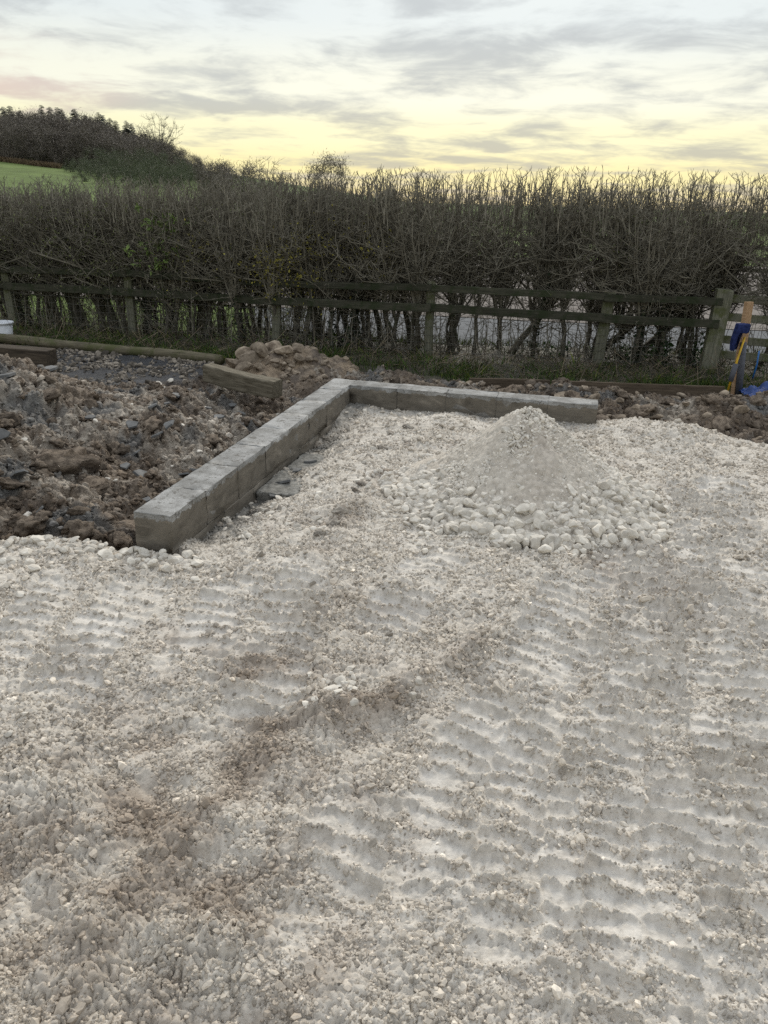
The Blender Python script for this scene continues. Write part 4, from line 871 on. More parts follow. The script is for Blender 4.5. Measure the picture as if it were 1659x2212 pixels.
def make_shrub(seed, kind):
    """hawthorn of a laid and clipped hedge: stems below, tangled twigs above, upright shoots on top"""
    r = random.Random(seed); T = []; S = []; stems = []
    ns = {'single': 1, 'double': 2, 'multi': 4, 'lean': 1}[kind]
    for k in range(ns):
        bx, by = r.gauss(0, .05*ns), r.gauss(0, .04); tx = bx+r.gauss(0, .12)+(0.75 if kind == 'lean' else 0); ty = by+r.gauss(0, .1); th = r.uniform(.95, 1.3)
        pts = curve_path(r, (bx, by, -.12), (tx, ty, th), 6, .035); rad = r.uniform(.026, .044) if ns < 3 else r.uniform(.015, .027)
        T1 = []; add_path(T1, pts, rad*1.25, rad*.7); T.append(seg_mesh('stem', T1, 6)); stems.append((pts, rad))
    tips = []
    for k in range(54):
        pts, rad = r.choice(stems); i = r.randint(3, 6); st = pts[i]
        lat = .22 if r.random() < .6 else .5
        en = (np.clip(st[0]+r.gauss(0, lat), -.85, 1.05), np.clip(st[1]+r.gauss(0, .24), -.5, .5), r.uniform(1.35, 2.0) if lat < .3 else r.uniform(.95, 1.7))
        path = curve_path(r, st, en, 5, .018); add_path(S, path, rad*.46, .0050); tips.append(path)
    for path in tips:
        for q in range(9):
            i = r.randint(1, 5); st = np.array(path[i]); dr = np.array([r.gauss(0, .7), r.gauss(0, .7), r.gauss(.5, .55)]); dr /= np.linalg.norm(dr); L = r.uniform(.12, .38)
            en = st+dr*L; en[1] = np.clip(en[1], -.62, .62); en[2] = min(en[2], 2.03)
            tw = curve_path(r, st, en, 3, .009); add_path(S, tw, .0042, .0026)
            for w in range(4):
                a = np.array(tw[r.randint(1, 3)]); d3 = dr*.5+np.array([r.gauss(0, .7), r.gauss(0, .7), r.gauss(.25, .6)]); d3 /= np.linalg.norm(d3); e = a+d3*r.uniform(.05, .17); e[2] = min(e[2], 2.08)
                S.append((*a, .0030, *e, .0018))
    for k in range(16):                                   # low tangle and suckers
        pts, rad = r.choice(stems); st = np.array(pts[r.randint(0, 3)])
        if r.random() < .45: st = np.array([r.gauss(0, .2), r.gauss(0, .18), -.05]); en = st+np.array([r.gauss(0, .12), r.gauss(0, .1), r.uniform(.45, 1.0)])
        else: en = st+np.array([r.gauss(0, .3), r.gauss(0, .2), r.uniform(0, .45)])
        p = curve_path(r, st, en, 4, .02); add_path(S, p, .0075, .003)
        for q in range(6):
            a = np.array(p[r.randint(1, 4)]); e = a+np.array([r.gauss(0, .13), r.gauss(0, .1), r.gauss(.05, .09)]); e[2] = max(e[2], .02); S.append((*a, .0034, *e, .002))
    for k in range(34):                                   # upright clipped shoots
        x = r.uniform(-.5, .5); y = r.gauss(0, .22); z0 = r.uniform(1.55, 1.85); z1_ = r.uniform(2.06, 2.22)
        p = curve_path(r, (x, y, z0), (x+r.gauss(0, .06), y+r.gauss(0, .05), z1_), 4, .008); add_path(S, p, .0062, .0040)
        for q in range(r.randint(2, 4)):
            a = np.array(p[r.randint(1, 4)]); e = a+np.array([r.gauss(0, .06), r.gauss(0, .05), r.uniform(.06, .15)]); e[2] = min(e[2], 2.27); S.append((*a, .0042, *e, .0026))
            for _ in range(2):
                e2 = e+np.array([r.gauss(0, .025), r.gauss(0, .025), r.uniform(.02, .06)]); S.append((*e, .003, *e2, .0018))
    ends = np.array([s[4:7] for s in S])
    return T, seg_mesh('crown', S, 3), ends, stems
KINDS = ['single', 'double', 'multi', 'lean', 'double', 'multi', 'single', 'double', 'multi', 'single']
VARS = []
for i, kd in enumerate(KINDS):
    tm, cm, ends, stems = make_shrub(900+i, kd); cm.materials.append(M['twig'])
    for t_ in tm: t_.materials.append(M['bark']); t_.polygons.foreach_set('use_smooth', np.full(len(t_.polygons), True))
    lm = {}
    zsel = ends[(ends[:, 2] < 1.95) & (np.abs(ends[:, 1]) > .22)]
    for nm, cnt, mt, sz in (('olive', 900, 'leaf_olive', .034), ('yellow', 520, 'leaf_yellow', .040), ('few', 260, 'leaf_olive', .030)):
        pk = zsel[rng.integers(0, len(zsel), cnt)] if nm != 'yellow' else zsel[np.argsort(-np.abs(zsel[:, 2]-.95)+rng.random(len(zsel))*.9)[-cnt:]]
        m_ = leaf_mesh('leaves', pk+rng.normal(0, .02, pk.shape), rng.uniform(.6, 1.25, cnt)*sz, np.clip(rng.normal(1, .3, (cnt, 1)), .3, 2)*np.array([[1, 1, 1]])); m_.materials.append(M[mt]); lm[nm] = m_
    iv = []
    for pts, rad in stems:
        for _ in range(170):
            t = rng.random()*5.2; j = int(t); q = np.array(pts[j])*(1-(t-j))+np.array(pts[j+1])*(t-j); a = rng.random()*6.28; iv.append(q+np.array([math.cos(a), math.sin(a), 0])*(rad*1.2+abs(rng.normal(0, .02))))
    im = leaf_mesh('ivy', np.array(iv), rng.uniform(.025, .05, len(iv)), np.clip(rng.normal(1, .35, (len(iv), 1)), .3, 2)*np.ones((1, 3)), .9); im.materials.append(M['ivy'])
    VARS.append((kd, tm, cm, lm, im))
LBL = {('single', 'bare'): 'bare hawthorn of the clipped hedge on one dark stem', ('double', 'bare'): 'bare hawthorn of the clipped hedge on two stems', ('multi', 'bare'): 'bare hawthorn of the clipped hedge rising from a cluster of thin stems', ('lean', 'bare'): 'bare hawthorn of the clipped hedge on a slanting stem',
       ('ivy', ''): 'hedge hawthorn with ivy wrapped around its stem', ('olive', ''): 'hedge hawthorn still carrying small dull green leaves', ('yellow', ''): 'hedge hawthorn with yellowing leaves low in its twigs'}
HB = []
s = -.9; tot = np.linalg.norm(np.array(FP[-1])-np.array(FP[0]))
hn_ = 0
def shrub_at(x, y, z, var, rz, sc, mode):
    global hn_
    kd, tm, cm, lm, im = VARS[var]; key = (kd, 'bare')
    r_ = empty('hedge_shrub', (x, y, z), rz); r_.scale = sc
    ts = [link('stem', t_, None, r_) for t_ in tm]; t = ts[0]; c = link('crown', cm, None, r_)
    if mode == 'ivy': link('ivy', im, None, t); key = ('ivy', '')
    if mode in ('olive', 'yellow', 'few'): link('leaves', lm[mode], None, c)
    if mode in ('olive', 'yellow'): key = (mode, '')
    tag(r_, LBL[key], 'hedge shrub', 'shrubs of the clipped hedge, ' + {'bare': kd+' stemmed'}.get(key[1], key[0])); hn_ += 1; return r_
def hedge_line(s):
    """point along the hedge, just behind the fence"""
    x = FP[0][0]+fd[0]*s; y = float(np.polyval(la, np.clip(x, FP[0][0], FP[-1][0])))
    if x < FP[0][0]: y = FP[0][1]+(x-FP[0][0])*fd[1]/fd[0]
    if x > FP[-1][0]: y = FP[-1][1]+(x-FP[-1][0])*fd[1]/fd[0]
    return x, y
s = -1.6; i = 0
while s < tot+1.9:
    x, y = hedge_line(s); t = (x+5.5)/9.5
    back = (.20 if x < .4 else .34)+random.uniform(-.04, .14)
    hx = np.interp(x, [-6, -3, 0, 2.4, 4.5], [.895, .93, .995, 1.04, 1.01])*random.uniform(.97, 1.03)
    if x < -3.2: mode = random.choice(['few', 'olive', 'olive', 'bare', 'ivy'])
    elif x < .1: mode = random.choice(['yellow', 'yellow', 'olive', 'few', 'ivy']) if x > -2.6 else random.choice(['olive', 'few', 'bare', 'yellow'])
    else: mode = random.choice(['bare', 'bare', 'ivy', 'bare', 'ivy', 'few'])
    v = random.randrange(len(VARS))
    if VARS[v][0] == 'lean' and not (1.5 < x < 3.6): v = (v+1) % len(VARS)
    shrub_at(x, y+back, -.2, v, random.choice((0, math.pi))+random.uniform(-.3, .3), (1.0, 1.0, hx), mode)
    s += random.uniform(.22, .33) if x < .2 else random.uniform(.34, .48); i += 1
# the two slanting ivy stems near the thick post
FRONT = [o for o in COL.objects if o.name.startswith('hedge_shrub')]
x, y = hedge_line(tot-1.55); o = shrub_at(x, y+.35, -.2, 3, 0, (1.15, 1, .97), 'ivy'); o['label'] = 'slanting ivy covered hedge stem leaning towards the thick post'
x, y = hedge_line(tot-1.0); o = shrub_at(x, y+.45, -.2, 3, .2, (1.3, 1, .95), 'bare'); o['label'] = 'slanting bare hedge stem right beside the thick post'
# second, thinner row deep inside so that the hedge closes up
s = -1.4
while s < tot+1.9:
    x, y = hedge_line(s); shrub_at(x, y+.95+random.uniform(-.1, .1), -.22, random.choice((0, 1, 2, 4, 5, 6, 7, 8, 9)), random.uniform(0, 6.28), (1, 1, np.interp(x, [-6, 0, 2.4, 4.5], [.88, .97, 1.02, .98])*random.uniform(.94, 1.0)), 'bare'); s += random.uniform(.42, .6) if x < .3 else random.uniform(.85, 1.3)
ORD = ['', 'first', 'second', 'third', 'fourth', 'fifth', 'sixth', 'seventh', 'eighth', 'ninth', 'tenth', 'eleventh', 'twelfth', 'thirteenth', 'fourteenth', 'fifteenth', 'sixteenth', 'seventeenth', 'eighteenth', 'nineteenth', 'twentieth']
ORD += ['twenty '+w for w in ORD[1:10]]+['thirtieth']+['thirty '+w for w in ORD[1:10]]+['fortieth']+['forty '+w for w in ORD[1:10]]+['fiftieth']+['fifty '+w for w in ORD[1:10]]
FSET = {o.name for o in FRONT}
for row in (FRONT, [o for o in COL.objects if o.name.startswith('hedge_shrub') and o.name not in FSET][2:]):
    nm = 'front row' if row is FRONT else 'back row'
    left = sorted([o for o in row if o.location.x < gx_], key=lambda o: -o.location.x); right = sorted([o for o in row if o.location.x >= gx_], key=lambda o: o.location.x)
    for lst, side_ in ((left, 'from the thick post'), (right, 'behind the four rail fence')):
        for k_, o in enumerate(lst):
            d_ = o['label']; short = 'with ivy on its stem' if 'ivy' in d_ else 'with dull green leaves' if 'dull' in d_ else 'with yellowing leaves' if 'yellow' in d_ else 'bare'
            o['label'] = ('%s bare hedge hawthorn, %s %s' % (nm, ORD[k_+1], side_)) if short == 'bare' else ('%s hedge hawthorn %s, %s %s' % (nm, short, ORD[k_+1], side_))
# evergreen spray growing out of the hedge
q = atY(345, 455, hedge_line(2.2)[1]-.16)
sp_ = empty('laurel', (float(q[0]), float(q[1]), -.2)); tag(sp_, 'spray of broad glossy green leaves growing out through the hedge', 'laurel')
S = []; r = random.Random(5); top = float(q[2])+.2; add_path(S, curve_path(r, (0, .05, 0), (.02, 0, top), 8, .02), .012, .005); LP = []
for k in range(26):
    z = top*r.uniform(.62, 1.05); a = np.array([.02, 0, z]); e = a+np.array([r.gauss(0, .2), r.uniform(-.25, .06), r.gauss(0, .13)]); S.append((*a, .005, *e, .003)); LP += [e+np.array([r.gauss(0, .025), r.gauss(0, .025), r.gauss(0, .025)]) for _ in range(9)]
link('stem', seg_mesh('stem', S, 5), M['bark'], sp_); lm_ = leaf_mesh('leaves', np.array(LP), rng.uniform(.055, .10, len(LP)), np.clip(rng.normal(1.1, .35, (len(LP), 1)), .4, 2)*np.ones((1, 3)), .42); link('leaves', lm_, M['leaf_green'], sp_)

# ------------------------------------------------------------------ verge: grass, dead stems, weeds
n = 26000; xx = rng.uniform(-6.8, 6.8, n); ve = np.interp(xx, [p[0] for p in VERGE_EDGE], [p[1] for p in VERGE_EDGE]); yy = ve+.06+np.abs(rng.normal(0, .75, n)); k = (yy < 11.2) & (rng.random(n) < np.clip(.45+.9*fbm(xx, yy, .6, 3, 851), .08, 1)); xx, yy = xx[k], yy[k]
def blades(name, xx, yy, zz, hgt, wid, lean, tint, m, label, cat):
    n = len(xx); a = rng.uniform(0, 6.28, n); l = rng.normal(0, lean, n)*hgt; bx, by = np.cos(a)*wid, np.sin(a)*wid; lx, ly = -np.sin(a)*l, np.cos(a)*l
    V = np.stack([np.stack([xx-bx, yy-by, zz], -1), np.stack([xx+bx, yy+by, zz], -1), np.stack([xx+bx*.7+lx*.45, yy+by*.7+ly*.45, zz+hgt*.6], -1), np.stack([xx+lx, yy+ly, zz+hgt], -1), np.stack([xx-bx*.7+lx*.45, yy-by*.7+ly*.45, zz+hgt*.6], -1)], 1).reshape(-1, 3)
    b = np.arange(n)[:, None]*5; F = np.concatenate([b, b+1, b+2, b+3, b+4], 1); me = mesh_np(name, V, F, False); set_col(me, np.repeat(tint, 5, 0)); return tag(link(name, me, m), label, cat, kind='stuff')
tint = np.clip(rng.normal(1, .35, (len(xx), 1)), .25, 2)*np.array([[1, 1, 1]])*np.where(rng.random((len(xx), 1)) < .25, [[1.5, 1.15, .9]], [[.85, .9, .9]])
blades('grass', xx, yy, zat(xx, yy)-.01, np.clip(.07*np.exp(rng.normal(0, .4, len(xx))), .03, .22), rng.uniform(.003, .006, len(xx)), .6, tint, M['grass'], 'rough grass at the foot of the fence and hedge', 'grass')
n = 2200; xx = rng.uniform(-6.5, 5.5, n); ve = np.interp(xx, [p[0] for p in VERGE_EDGE], [p[1] for p in VERGE_EDGE]); yy = ve+rng.uniform(.15, 2.4, n)
a = rng.uniform(0, 6.28, n); L_ = rng.uniform(.08, .5, n); el = np.abs(rng.normal(.15, .4, n)); z0 = np.where(yy < 11, zat(xx, np.minimum(yy, 11.1)), -.2)
S = np.stack([xx, yy, z0+.015, np.full(n, .0035), xx+np.cos(a)*np.cos(el)*L_, yy+np.sin(a)*np.cos(el)*L_, z0+.02+np.sin(el)*L_, np.full(n, .002)], -1)
me = seg_mesh('dead_stems', S, 3); set_col(me, np.repeat(np.clip(rng.normal(.75, .35, (n, 1)), .2, 1.6)*np.ones((1, 3)), 6, 0)); tag(link('dead_stems', me, M['straw']), 'dead stems and twigs lying in the verge under the hedge', 'dead stems', kind='stuff')
n = 9000; xx = rng.uniform(-9, 12, n); yy = np.where(xx < -1.5, rng.uniform(11.2, 16, n), rng.uniform(10.6, 11.9, n)-.09*xx); k = yy > 9.2; xx, yy = xx[k], yy[k]
blades('meadow_grass', xx, yy, np.full(len(xx), -.25), rng.uniform(.06, .2, len(xx)), rng.uniform(.004, .008, len(xx)), .5, np.clip(rng.normal(.8, .3, (len(xx), 1)), .2, 2)*np.array([[1.1, 1.05, .7]]), M['grass'], 'yellow green grass edging the driveway behind the hedge', 'grass')
def weed(px, py, h, nst, label, seed):
    r = random.Random(seed); q = P(px, py, -.15); o = empty('bramble', (float(q[0]), float(q[1]), -.16)); tag(o, label, 'bramble', 'brambles under the hedge'); S = []; LP = []
    for _ in range(nst):
        e = np.array([r.gauss(0, .14), r.gauss(0, .1), h*r.uniform(.5, 1.05)]); p = curve_path(r, (r.gauss(0, .04), r.gauss(0, .04), 0), e, 5, .02); add_path(S, p, .004, .002)
        for pt in p[1:]:
            for _ in range(4): LP.append(np.array(pt)+np.array([r.gauss(0, .045), r.gauss(0, .045), r.gauss(0, .03)]))
    link('stem', seg_mesh('stem', S, 3), M['bark'], o); link('leaves', leaf_mesh('leaves', np.array(LP), rng.uniform(.035, .07, len(LP)), np.clip(rng.normal(1, .4, (len(LP), 1)), .3, 2.2)*np.ones((1, 3)), .75), M['bramble'], o)
for i, (px, py, h, nst) in enumerate([(1440, 790, .42, 5), (1475, 788, .36, 4), (1395, 785, .22, 4), (1180, 770, .2, 3), (1350, 780, .25, 3), (1500, 792, .3, 3)]): weed(px, py, h, nst, 'leafy green bramble growing by the slanting stems near the thick post', 40+i)

# ------------------------------------------------------------------ tools by the stake, bucket
q0 = P(1590, 842, -.03); q1 = atY(1618, 652, float(q0[1])+.06)
st = beam('stake', (q0[0], q0[1], -.16), (q1[0], q1[1], q1[2]), .085, .05, M['stake'], 'fresh sawn wooden stake standing upright in the soil', 'stake', 71, .0015, .004); 
sx_, sy_ = float(q0[0]), float(q0[1])
M['blue_cloth'] = plain('navy cloth', (.02, .03, .10), .9, .4, 25, .1, bump=.6); M['yellow'] = plain('yellow handle', (.55, .34, .02), .5, .2); M['greyfoam'] = plain('grey tube', (.085, .09, .11), .7, .15); M['bluepipe'] = plain('blue pipe', (.02, .13, .38), .4, .1); M['tarp'] = plain('blue sheet', (.012, .045, .19), .5, .3, 12, .5); M['bucket'] = plain('white plastic', (.62, .64, .68), .4, .08)
def tube(name, pts, rad, m, parent=None, sides=10, loc=None):
    V = []; F = []; n = len(pts); pts = [Vector(p) for p in pts]
    for i, p in enumerate(pts):
        d = (pts[min(i+1, n-1)]-pts[max(i-1, 0)]).normalized(); u = d.orthogonal().normalized(); w = d.cross(u)
        for j in range(sides): t = 6.2832*j/sides; V.append(p+(u*math.cos(t)+w*math.sin(t))*(rad[i] if isinstance(rad, (list, tuple)) else rad))
        if i:
            for j in range(sides): F.append(((i-1)*sides+j, (i-1)*sides+(j+1) % sides, i*sides+(j+1) % sides, i*sides+j))
    F += [tuple(range(sides))[::-1], tuple((n-1)*sides+j for j in range(sides))]
    me = bpy.data.meshes.new(name); me.from_pydata([tuple(v) for v in V], [], F); me.polygons.foreach_set('use_smooth', np.full(len(me.polygons), True)); me.update(); return link(name, me, m, parent, loc)
yb = sy_-.10
tb = atY(1573, 838, yb-.03); tt_ = atY(1609, 728, yb+.02); tb, tt_ = Vector(tb), Vector(tt_); dv = tt_-tb
tool = empty('yellow_tool', (tb.x, tb.y, tb.z)); tag(tool, 'yellow handled tool with a grey sleeve leaning on the stake', 'tool')
tube('shaft', [(0, 0, -.04), tuple(dv*.5), tuple(dv)], .011, M['yellow'], tool); tube('sleeve', [tuple(dv*.13), tuple(dv*.3), tuple(dv*.48)], .027, M['greyfoam'], tool)
gb, gt = atY(1596, 850, yb+.06), atY(1606, 740, yb+.06); pb_ = tube('grey_tube', [(0, 0, -.05), tuple((np.array(gt)-np.array(gb))*.5), tuple(np.array(gt)-np.array(gb))], .034, M['greyfoam'], None, 12, tuple(gb)); tag(pb_, 'thick grey foam tube standing against the stake', 'tube')
bb_, bt_ = atY(1578+15, 812, yb+.35), atY(1608+28, 757, yb+.42); b0_ = Vector(atY(1628, 808, yb+.3)); b1_ = Vector(atY(1640, 758, yb+.3)); b0_.z -= .05
tag(tube('blue_pipe', [tuple(b0_*0), tuple((b1_-b0_)*.5+Vector((.01, 0, 0))), tuple(b1_-b0_)], .009, M['bluepipe'], None, 8, tuple(b0_)), 'thin bright blue pipe sticking up behind the stake', 'pipe')
# cloth hung over the stake
cq = Vector(atY(1604, 712, yb+.03)); nu, nv = 26, 34; V = []; F = []
for i in range(nv):
    t = i/(nv-1)
    for j in range(nu):
        a = j/(nu-1)*2*math.pi; w = (.055+.022*math.sin(t*3.1))*(1.0-.25*t); fold = .014*math.sin(a*5+t*2.5)*(.4+t)
        zz = .055*(1-t*t)*1.0 if t < .25 else .055-(t-.1)*.36
        ln = 1.0 if t < .35 else (1.0 if math.cos(a-2.6) > -.1 else max(.25, 1-(t-.35)*1.5))
        V.append(((w+fold)*math.cos(a)*(min(1, t*5+.05))-.05*max(0, t-.3), (w*.9+fold)*math.sin(a)*(min(1, t*5+.05)), .06-(.02*t if t < .2 else .004+(t-.2)*.34*ln)))
for i in range(nv-1):
    for j in range(nu-1): F.append((i*nu+j, i*nu+j+1, (i+1)*nu+j+1, (i+1)*nu+j))
me = bpy.data.meshes.new('cloth'); me.from_pydata(V, [], F); me.polygons.foreach_set('use_smooth', np.full(len(F), True)); me.update()
o = link('cloth', me, M['blue_cloth'], None, (cq.x, cq.y, cq.z)); tag(o, 'navy blue cloth draped over the wooden stake', 'cloth')
md = o.modifiers.new('thickness', 'SOLIDIFY'); md.thickness = .004
tq = P(1662, 848, -.02); tx, ty = np.meshgrid(np.linspace(-.3, .3, 40), np.linspace(-.17, .17, 26)); txf, tyf = tx.ravel(), ty.ravel()
tz = .10*np.exp(-((txf/.24)**2+(tyf/.12)**2))*(.7+1.2*np.abs(vnoise(txf, tyf, .09, 5)))+.03*vnoise(txf, tyf, .05, 8); ti = np.arange(tx.size).reshape(tx.shape)
me = mesh_np('tarpaulin', np.stack([txf, tyf, tz], -1), np.stack([ti[:-1, :-1], ti[:-1, 1:], ti[1:, 1:], ti[1:, :-1]], -1).reshape(-1, 4)); o = link('tarpaulin', me, M['tarp'], None, (tq[0], tq[1], z1(tq[0], tq[1])+.02)); tag(o, 'crumpled bright blue plastic sheet on the ground by the stake', 'tarpaulin')
md = o.modifiers.new('thickness', 'SOLIDIFY'); md.thickness = .003
bq = P(2, 722, -.02); bk = empty('bucket', (bq[0]-.02, bq[1]+.1, z1(bq[0], bq[1]))); tag(bk, 'white plastic bucket standing behind the dark sleeper', 'bucket')
def lathe(name, prof, m, parent, ns=36):
    V = [(r_*math.cos(6.2832*j/ns), r_*math.sin(6.2832*j/ns), z) for r_, z in prof for j in range(ns)]; F = [(i*ns+j, i*ns+(j+1) % ns, (i+1)*ns+(j+1) % ns, (i+1)*ns+j) for i in range(len(prof)-1) for j in range(ns)]
    me = bpy.data.meshes.new(name); me.from_pydata(V, [], F); me.polygons.foreach_set('use_smooth', np.full(len(F), True)); me.update(); return link(name, me, m, parent)
lathe('body', [(.001, 0), (.105, 0), (.112, .02), (.138, .25), (.132, .25), (.106, .02), (.001, .015)], M['bucket'], bk); lathe('rim', [(.134, .235), (.150, .237), (.150, .258), (.134, .262), (.134, .235)], M['bucket'], bk)

# ------------------------------------------------------------------ wood on the hill
def far_h(x, y): return float(far_z(np.array([x]), np.array([y]))[0])
def bare_tree(seed, h=10.0, dens=1.0, spread=.42, low=.18):
    r = random.Random(seed); T = []; S = []; add_path(T, curve_path(r, (0, 0, -.4), (r.gauss(0, .25), r.gauss(0, .25), h*.42), 5, .08), .2, .13); tp = np.array(T[-1][4:7])
    br = []
    for k in range(int(26*dens)):
        z = r.uniform(low, .45)*h; st = np.array([T[0][0], T[0][1], 0])*(1-z/(h*.42))+tp*min(1, z/(h*.42)); a = r.uniform(0, 6.28); up = r.uniform(.25, 1.0); R_ = h*spread*math.sqrt(max(.05, 1-((up-.45)/.62)**2))*r.uniform(.65, 1.0)
        en = np.array([math.cos(a)*R_, math.sin(a)*R_, h*(.34+.66*up*r.uniform(.85, 1))]); p = curve_path(r, st, en, 6, h*.016); add_path(S, p, .085, .022); br.append(p)
    for p in br:
        for q in range(9):
            i = r.randint(2, 6); st = np.array(p[i]); d = np.array([r.gauss(0, .7), r.gauss(0, .7), r.gauss(.45, .5)]); d /= np.linalg.norm(d); en = st+d*h*r.uniform(.06, .15); tw = curve_path(r, st, en, 3, h*.008); add_path(S, tw, .03, .014)
            for w in range(5):
                a = np.array(tw[r.randint(1, 3)]); dd = d*.6+np.array([r.gauss(0, .6), r.gauss(0, .6), r.gauss(.3, .5)]); dd /= np.linalg.norm(dd); S.append((*a, .018, *(a+dd*h*r.uniform(.03, .08)), .009))
    return seg_mesh('trunk', T, 6), seg_mesh('crown', S, 3)
def haze_crown(seed, h, cnt, col_var=.3, low=.12, spread=.34, top=1.0):
    """twiggy crown of a close-grown woodland tree: many thin slivers through its volume, in clumps"""
    r = np.random.default_rng(seed); nc = 26; cz = r.uniform(low, top*.93, nc); ca = r.uniform(0, 6.28, nc); cr = h*spread*np.sqrt(np.clip(1-((cz-.5)/.58)**2, .08, 1))*np.sqrt(r.random(nc)); C_ = np.stack([np.cos(ca)*cr, np.sin(ca)*cr, cz*h], -1)
    pk = r.integers(0, nc, cnt); p = C_[pk]+r.normal(0, h*.075, (cnt, 3)); d = r.normal(0, .7, (cnt, 3))+np.array([0, 0, .7]); d /= np.linalg.norm(d, axis=1, keepdims=True); L_ = h*r.uniform(.03, .085, cnt)[:, None]; e = r.normal(0, 1, (cnt, 3)); e = np.cross(d, e); e /= np.linalg.norm(e, axis=1, keepdims=True); w = h*.0042
    V = np.stack([p-e*w, p+e*w, p+d*L_], 1).reshape(-1, 3); me = mesh_np('crown', V, np.arange(cnt*3).reshape(-1, 3), False); set_col(me, np.repeat(np.clip(r.normal(1, col_var, (cnt, 1)), .35, 2)*np.ones((1, 3)), 3, 0)); return me
def conifer(seed, h=14.0):
    r = random.Random(seed); T = []; add_path(T, [(0, 0, -.5), (r.gauss(0, .1), 0, h*.5), (0, 0, h*.97)], .2, .03); V = []; C_ = []
    z = h*.18
    while z < h*.985:
        t = 1-z/h; R_ = h*.24*(t**.6)*r.uniform(.7, 1.15)+.15; nb = 9+int(6*t)
        for k in range(nb):
            a = r.uniform(0, 6.28); L_ = R_*r.uniform(.55, 1.15); dz = -L_*r.uniform(.12, .5); ox, oy = math.cos(a), math.sin(a)
            for m in range(4):
                f0 = m/4; px_, py_, pz_ = ox*L_*f0, oy*L_*f0, z+dz*f0*f0; w = L_*.30*(1.15-f0)+.12
                for s_ in (-1, 1): V += [(px_, py_, pz_), (px_+ox*L_*.3-oy*w*s_, py_+oy*L_*.3+ox*w*s_, pz_+dz*.3-w*.35), (px_+ox*L_*.36, py_+oy*L_*.36, pz_+dz*.25+.05)]; C_ += [max(.4, r.gauss(1, .25))]*3
        z += h*.021+.10*t
    me = mesh_np('crown', np.array(V), np.arange(len(V)).reshape(-1, 3), False); set_col(me, np.array(C_)[:, None]*np.ones((1, 3))); return seg_mesh('trunk', T, 6), me
def with_m(me, m): me.materials.append(M[m]); return me
def straight_trunk(seed, h, r0): 
    r = random.Random(seed); T = []; add_path(T, curve_path(r, (0, 0, -.5), (r.gauss(0, .3), r.gauss(0, .3), h*.8), 6, .08), r0, r0*.3); return seg_mesh('trunk', T, 6)
WOODV = [(with_m(straight_trunk(i, 10, .17), 'wood_trunk'), with_m(haze_crown(50+i, 10, 5200), 'wood_crown')) for i in range(5)]
EVERV = [(with_m(straight_trunk(20+i, 6, .14), 'wood_trunk'), with_m(haze_crown(70+i, 6, 5000, .45, .05, .55, .95), 'evergreen')) for i in range(3)]
CONV = [tuple(with_m(m_, k) for m_, k in zip(conifer(30+i), ('wood_trunk', 'conifer'))) for i in range(4)]
OAK = tuple(with_m(m_, k) for m_, k in zip(bare_tree(11, 11.0, 1.6, .46), ('wood_trunk', 'wood_trunk')))
OAK2 = tuple(with_m(m_, k) for m_, k in zip(bare_tree(12, 9.0, 1.0, .4), ('wood_trunk', 'wood_trunk')))
def tree(name, pair, h0, px, top_py, Y, label, cat, group, wscale=1.0, base=None):
    q = atY(px, top_py, Y); zb = far_h(q[0], q[1]) if base is None else base; h = max(2.0, float(q[2])-zb); k = h/h0
    o = empty(name, (float(q[0]), float(q[1]), zb), random.uniform(0, 6.28)); o.scale = (k*wscale, k*wscale, k); tag(o, label, cat, group)
    link('trunk', pair[0], None, o); link('crown', pair[1], None, o); return o
SKY = ([-60, 0, 60, 120, 180, 230, 290, 340, 380, 430, 470], [258, 254, 258, 252, 262, 280, 294, 310, 326, 348, 362])
LW = 'bare brown broadleaf tree in the wood on the hill'; GW = 'broadleaf trees of the hill wood'
for row, (Y, dy, n_) in enumerate(((158, 22, 20), (168, 10, 20), (180, 2, 20), (192, -2, 18))):
    for i in range(n_):
        px = -70+(i+random.uniform(-.35, .35))*(515.0/n_); x1 = np.interp(px, SKY[0], SKY[1])-5+dy+random.uniform(-7, 9)
        if row == 0 and px > 300: continue
        tree('woodland_tree', random.choice(WOODV), 10, px, x1, Y+random.uniform(-4, 4)+.02*max(0, px), LW, 'tree', GW, random.uniform(.95, 1.35))
for i, (px, py) in enumerate([(6, 228), (20, 226), (42, 236), (88, 224), (106, 228), (122, 229), (131, 232), (160, 232), (182, 245), (196, 250), (212, 240), (222, 246), (236, 252), (248, 258), (272, 258), (284, 264), (295, 290), (200, 262), (170, 256), (228, 268), (262, 282)]):
    tree('conifer', CONV[i % 4], 14, px, py, 205+random.uniform(-4, 6), 'dark conifer spire rising above the hill wood', 'conifer', 'conifers on the skyline', random.uniform(1.0, 1.4))
tree('bare_oak', OAK, 11, 338, 252, 196, 'bare round headed tree standing out against the yellow sky beside the conifers', 'tree', None, 1.0)
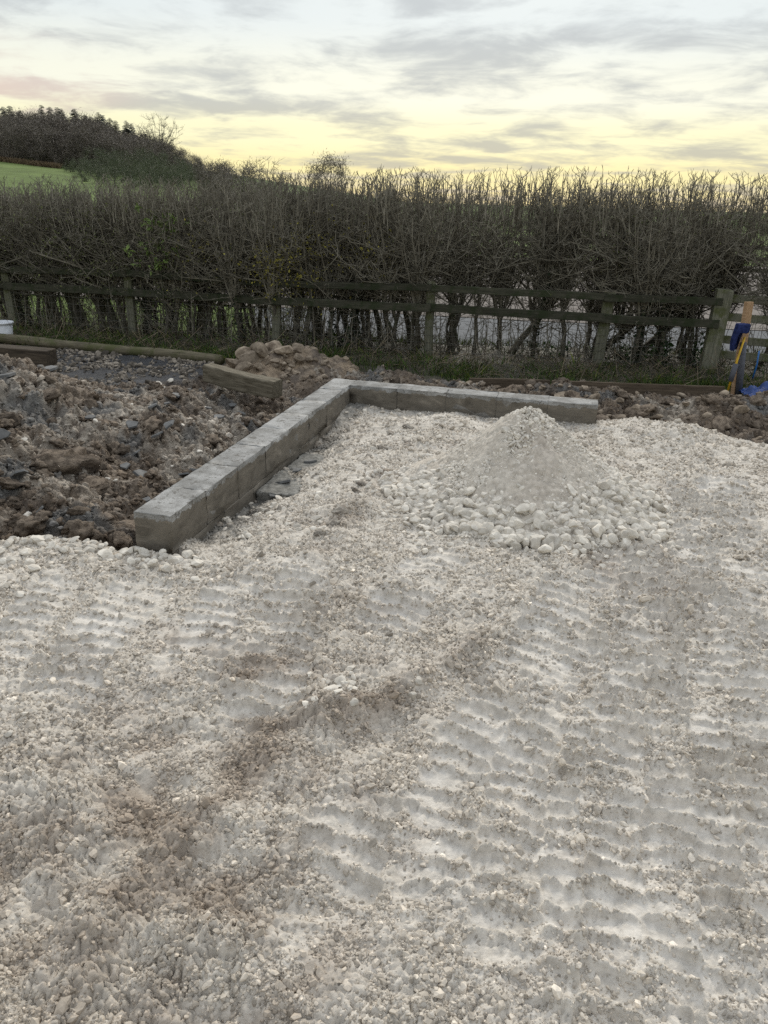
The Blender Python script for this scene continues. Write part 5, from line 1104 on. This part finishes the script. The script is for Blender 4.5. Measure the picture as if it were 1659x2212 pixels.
tree('bare_oak', OAK2, 9, 385, 318, 190, 'smaller bare tree at the lower end of the hill wood', 'tree', None, 1.1)
for i, (px, py, Y) in enumerate([(205, 318, 150), (235, 316, 148), (265, 322, 146), (295, 320, 142), (320, 318, 144), (345, 326, 142), (365, 332, 146), (385, 340, 150), (405, 350, 154), (425, 356, 158), (275, 338, 134), (330, 340, 132), (215, 335, 138), (245, 340, 130), (300, 346, 120), (350, 346, 122), (380, 352, 124), (410, 358, 128), (440, 362, 130), (320, 356, 105), (365, 360, 108), (280, 352, 112), (170, 338, 140), (190, 342, 136), (150, 346, 142), (210, 352, 118), (240, 356, 112), (175, 356, 120)]):
    tree('evergreen_tree', EVERV[i % 3], 6, px, py, Y, 'dark green rounded evergreen at the lower edge of the hill wood', 'tree', 'evergreens below the wood', random.uniform(.9, 1.2))
for i, (px, py, Y) in enumerate([(470, 348, 90), (455, 352, 92), (490, 354, 88), (520, 352, 70), (575, 340, 60), (712, 340, 95), (440, 358, 100)]):
    tree('field_tree', random.choice(WOODV) if px != 575 else OAK2, 10 if px != 575 else 9, px, py, Y, 'brown bare field tree showing just over the hedge top', 'tree', 'field trees beyond the hedge', random.uniform(.8, 1.3))
# scrubby far hedges that close the view under the skyline
for i in range(26):
    px = 560+i*46+random.uniform(-12, 12); tree('field_tree', random.choice(EVERV), 6, px, 428+.03*(px-830)-random.uniform(4, 16), 60+random.uniform(-8, 18), 'low dark bush in the far field hedge, seen through the twigs', 'bush', 'bushes of the far field hedge', random.uniform(1.0, 1.6))
# rough grass bank at the edge of the wood
n = 2600; px = rng.uniform(-40, 130, n); V_ = np.array([P_ for P_ in (atY(a, np.interp(a, [0, 150], [343, 362]), 153+rng.uniform(0, 2.5)) for a in px)])
zz = far_z(V_[:, 0], V_[:, 1]); blades('rough_bank', V_[:, 0], V_[:, 1], zz-.05, rng.uniform(.5, 1.1, n), rng.uniform(.02, .05, n), .5, np.clip(rng.normal(1.0, .25, (n, 1)), .4, 2)*np.array([[1.1, 1.0, .95]]), M['straw'], 'pale dead grass bank along the foot of the hill wood', 'grass')
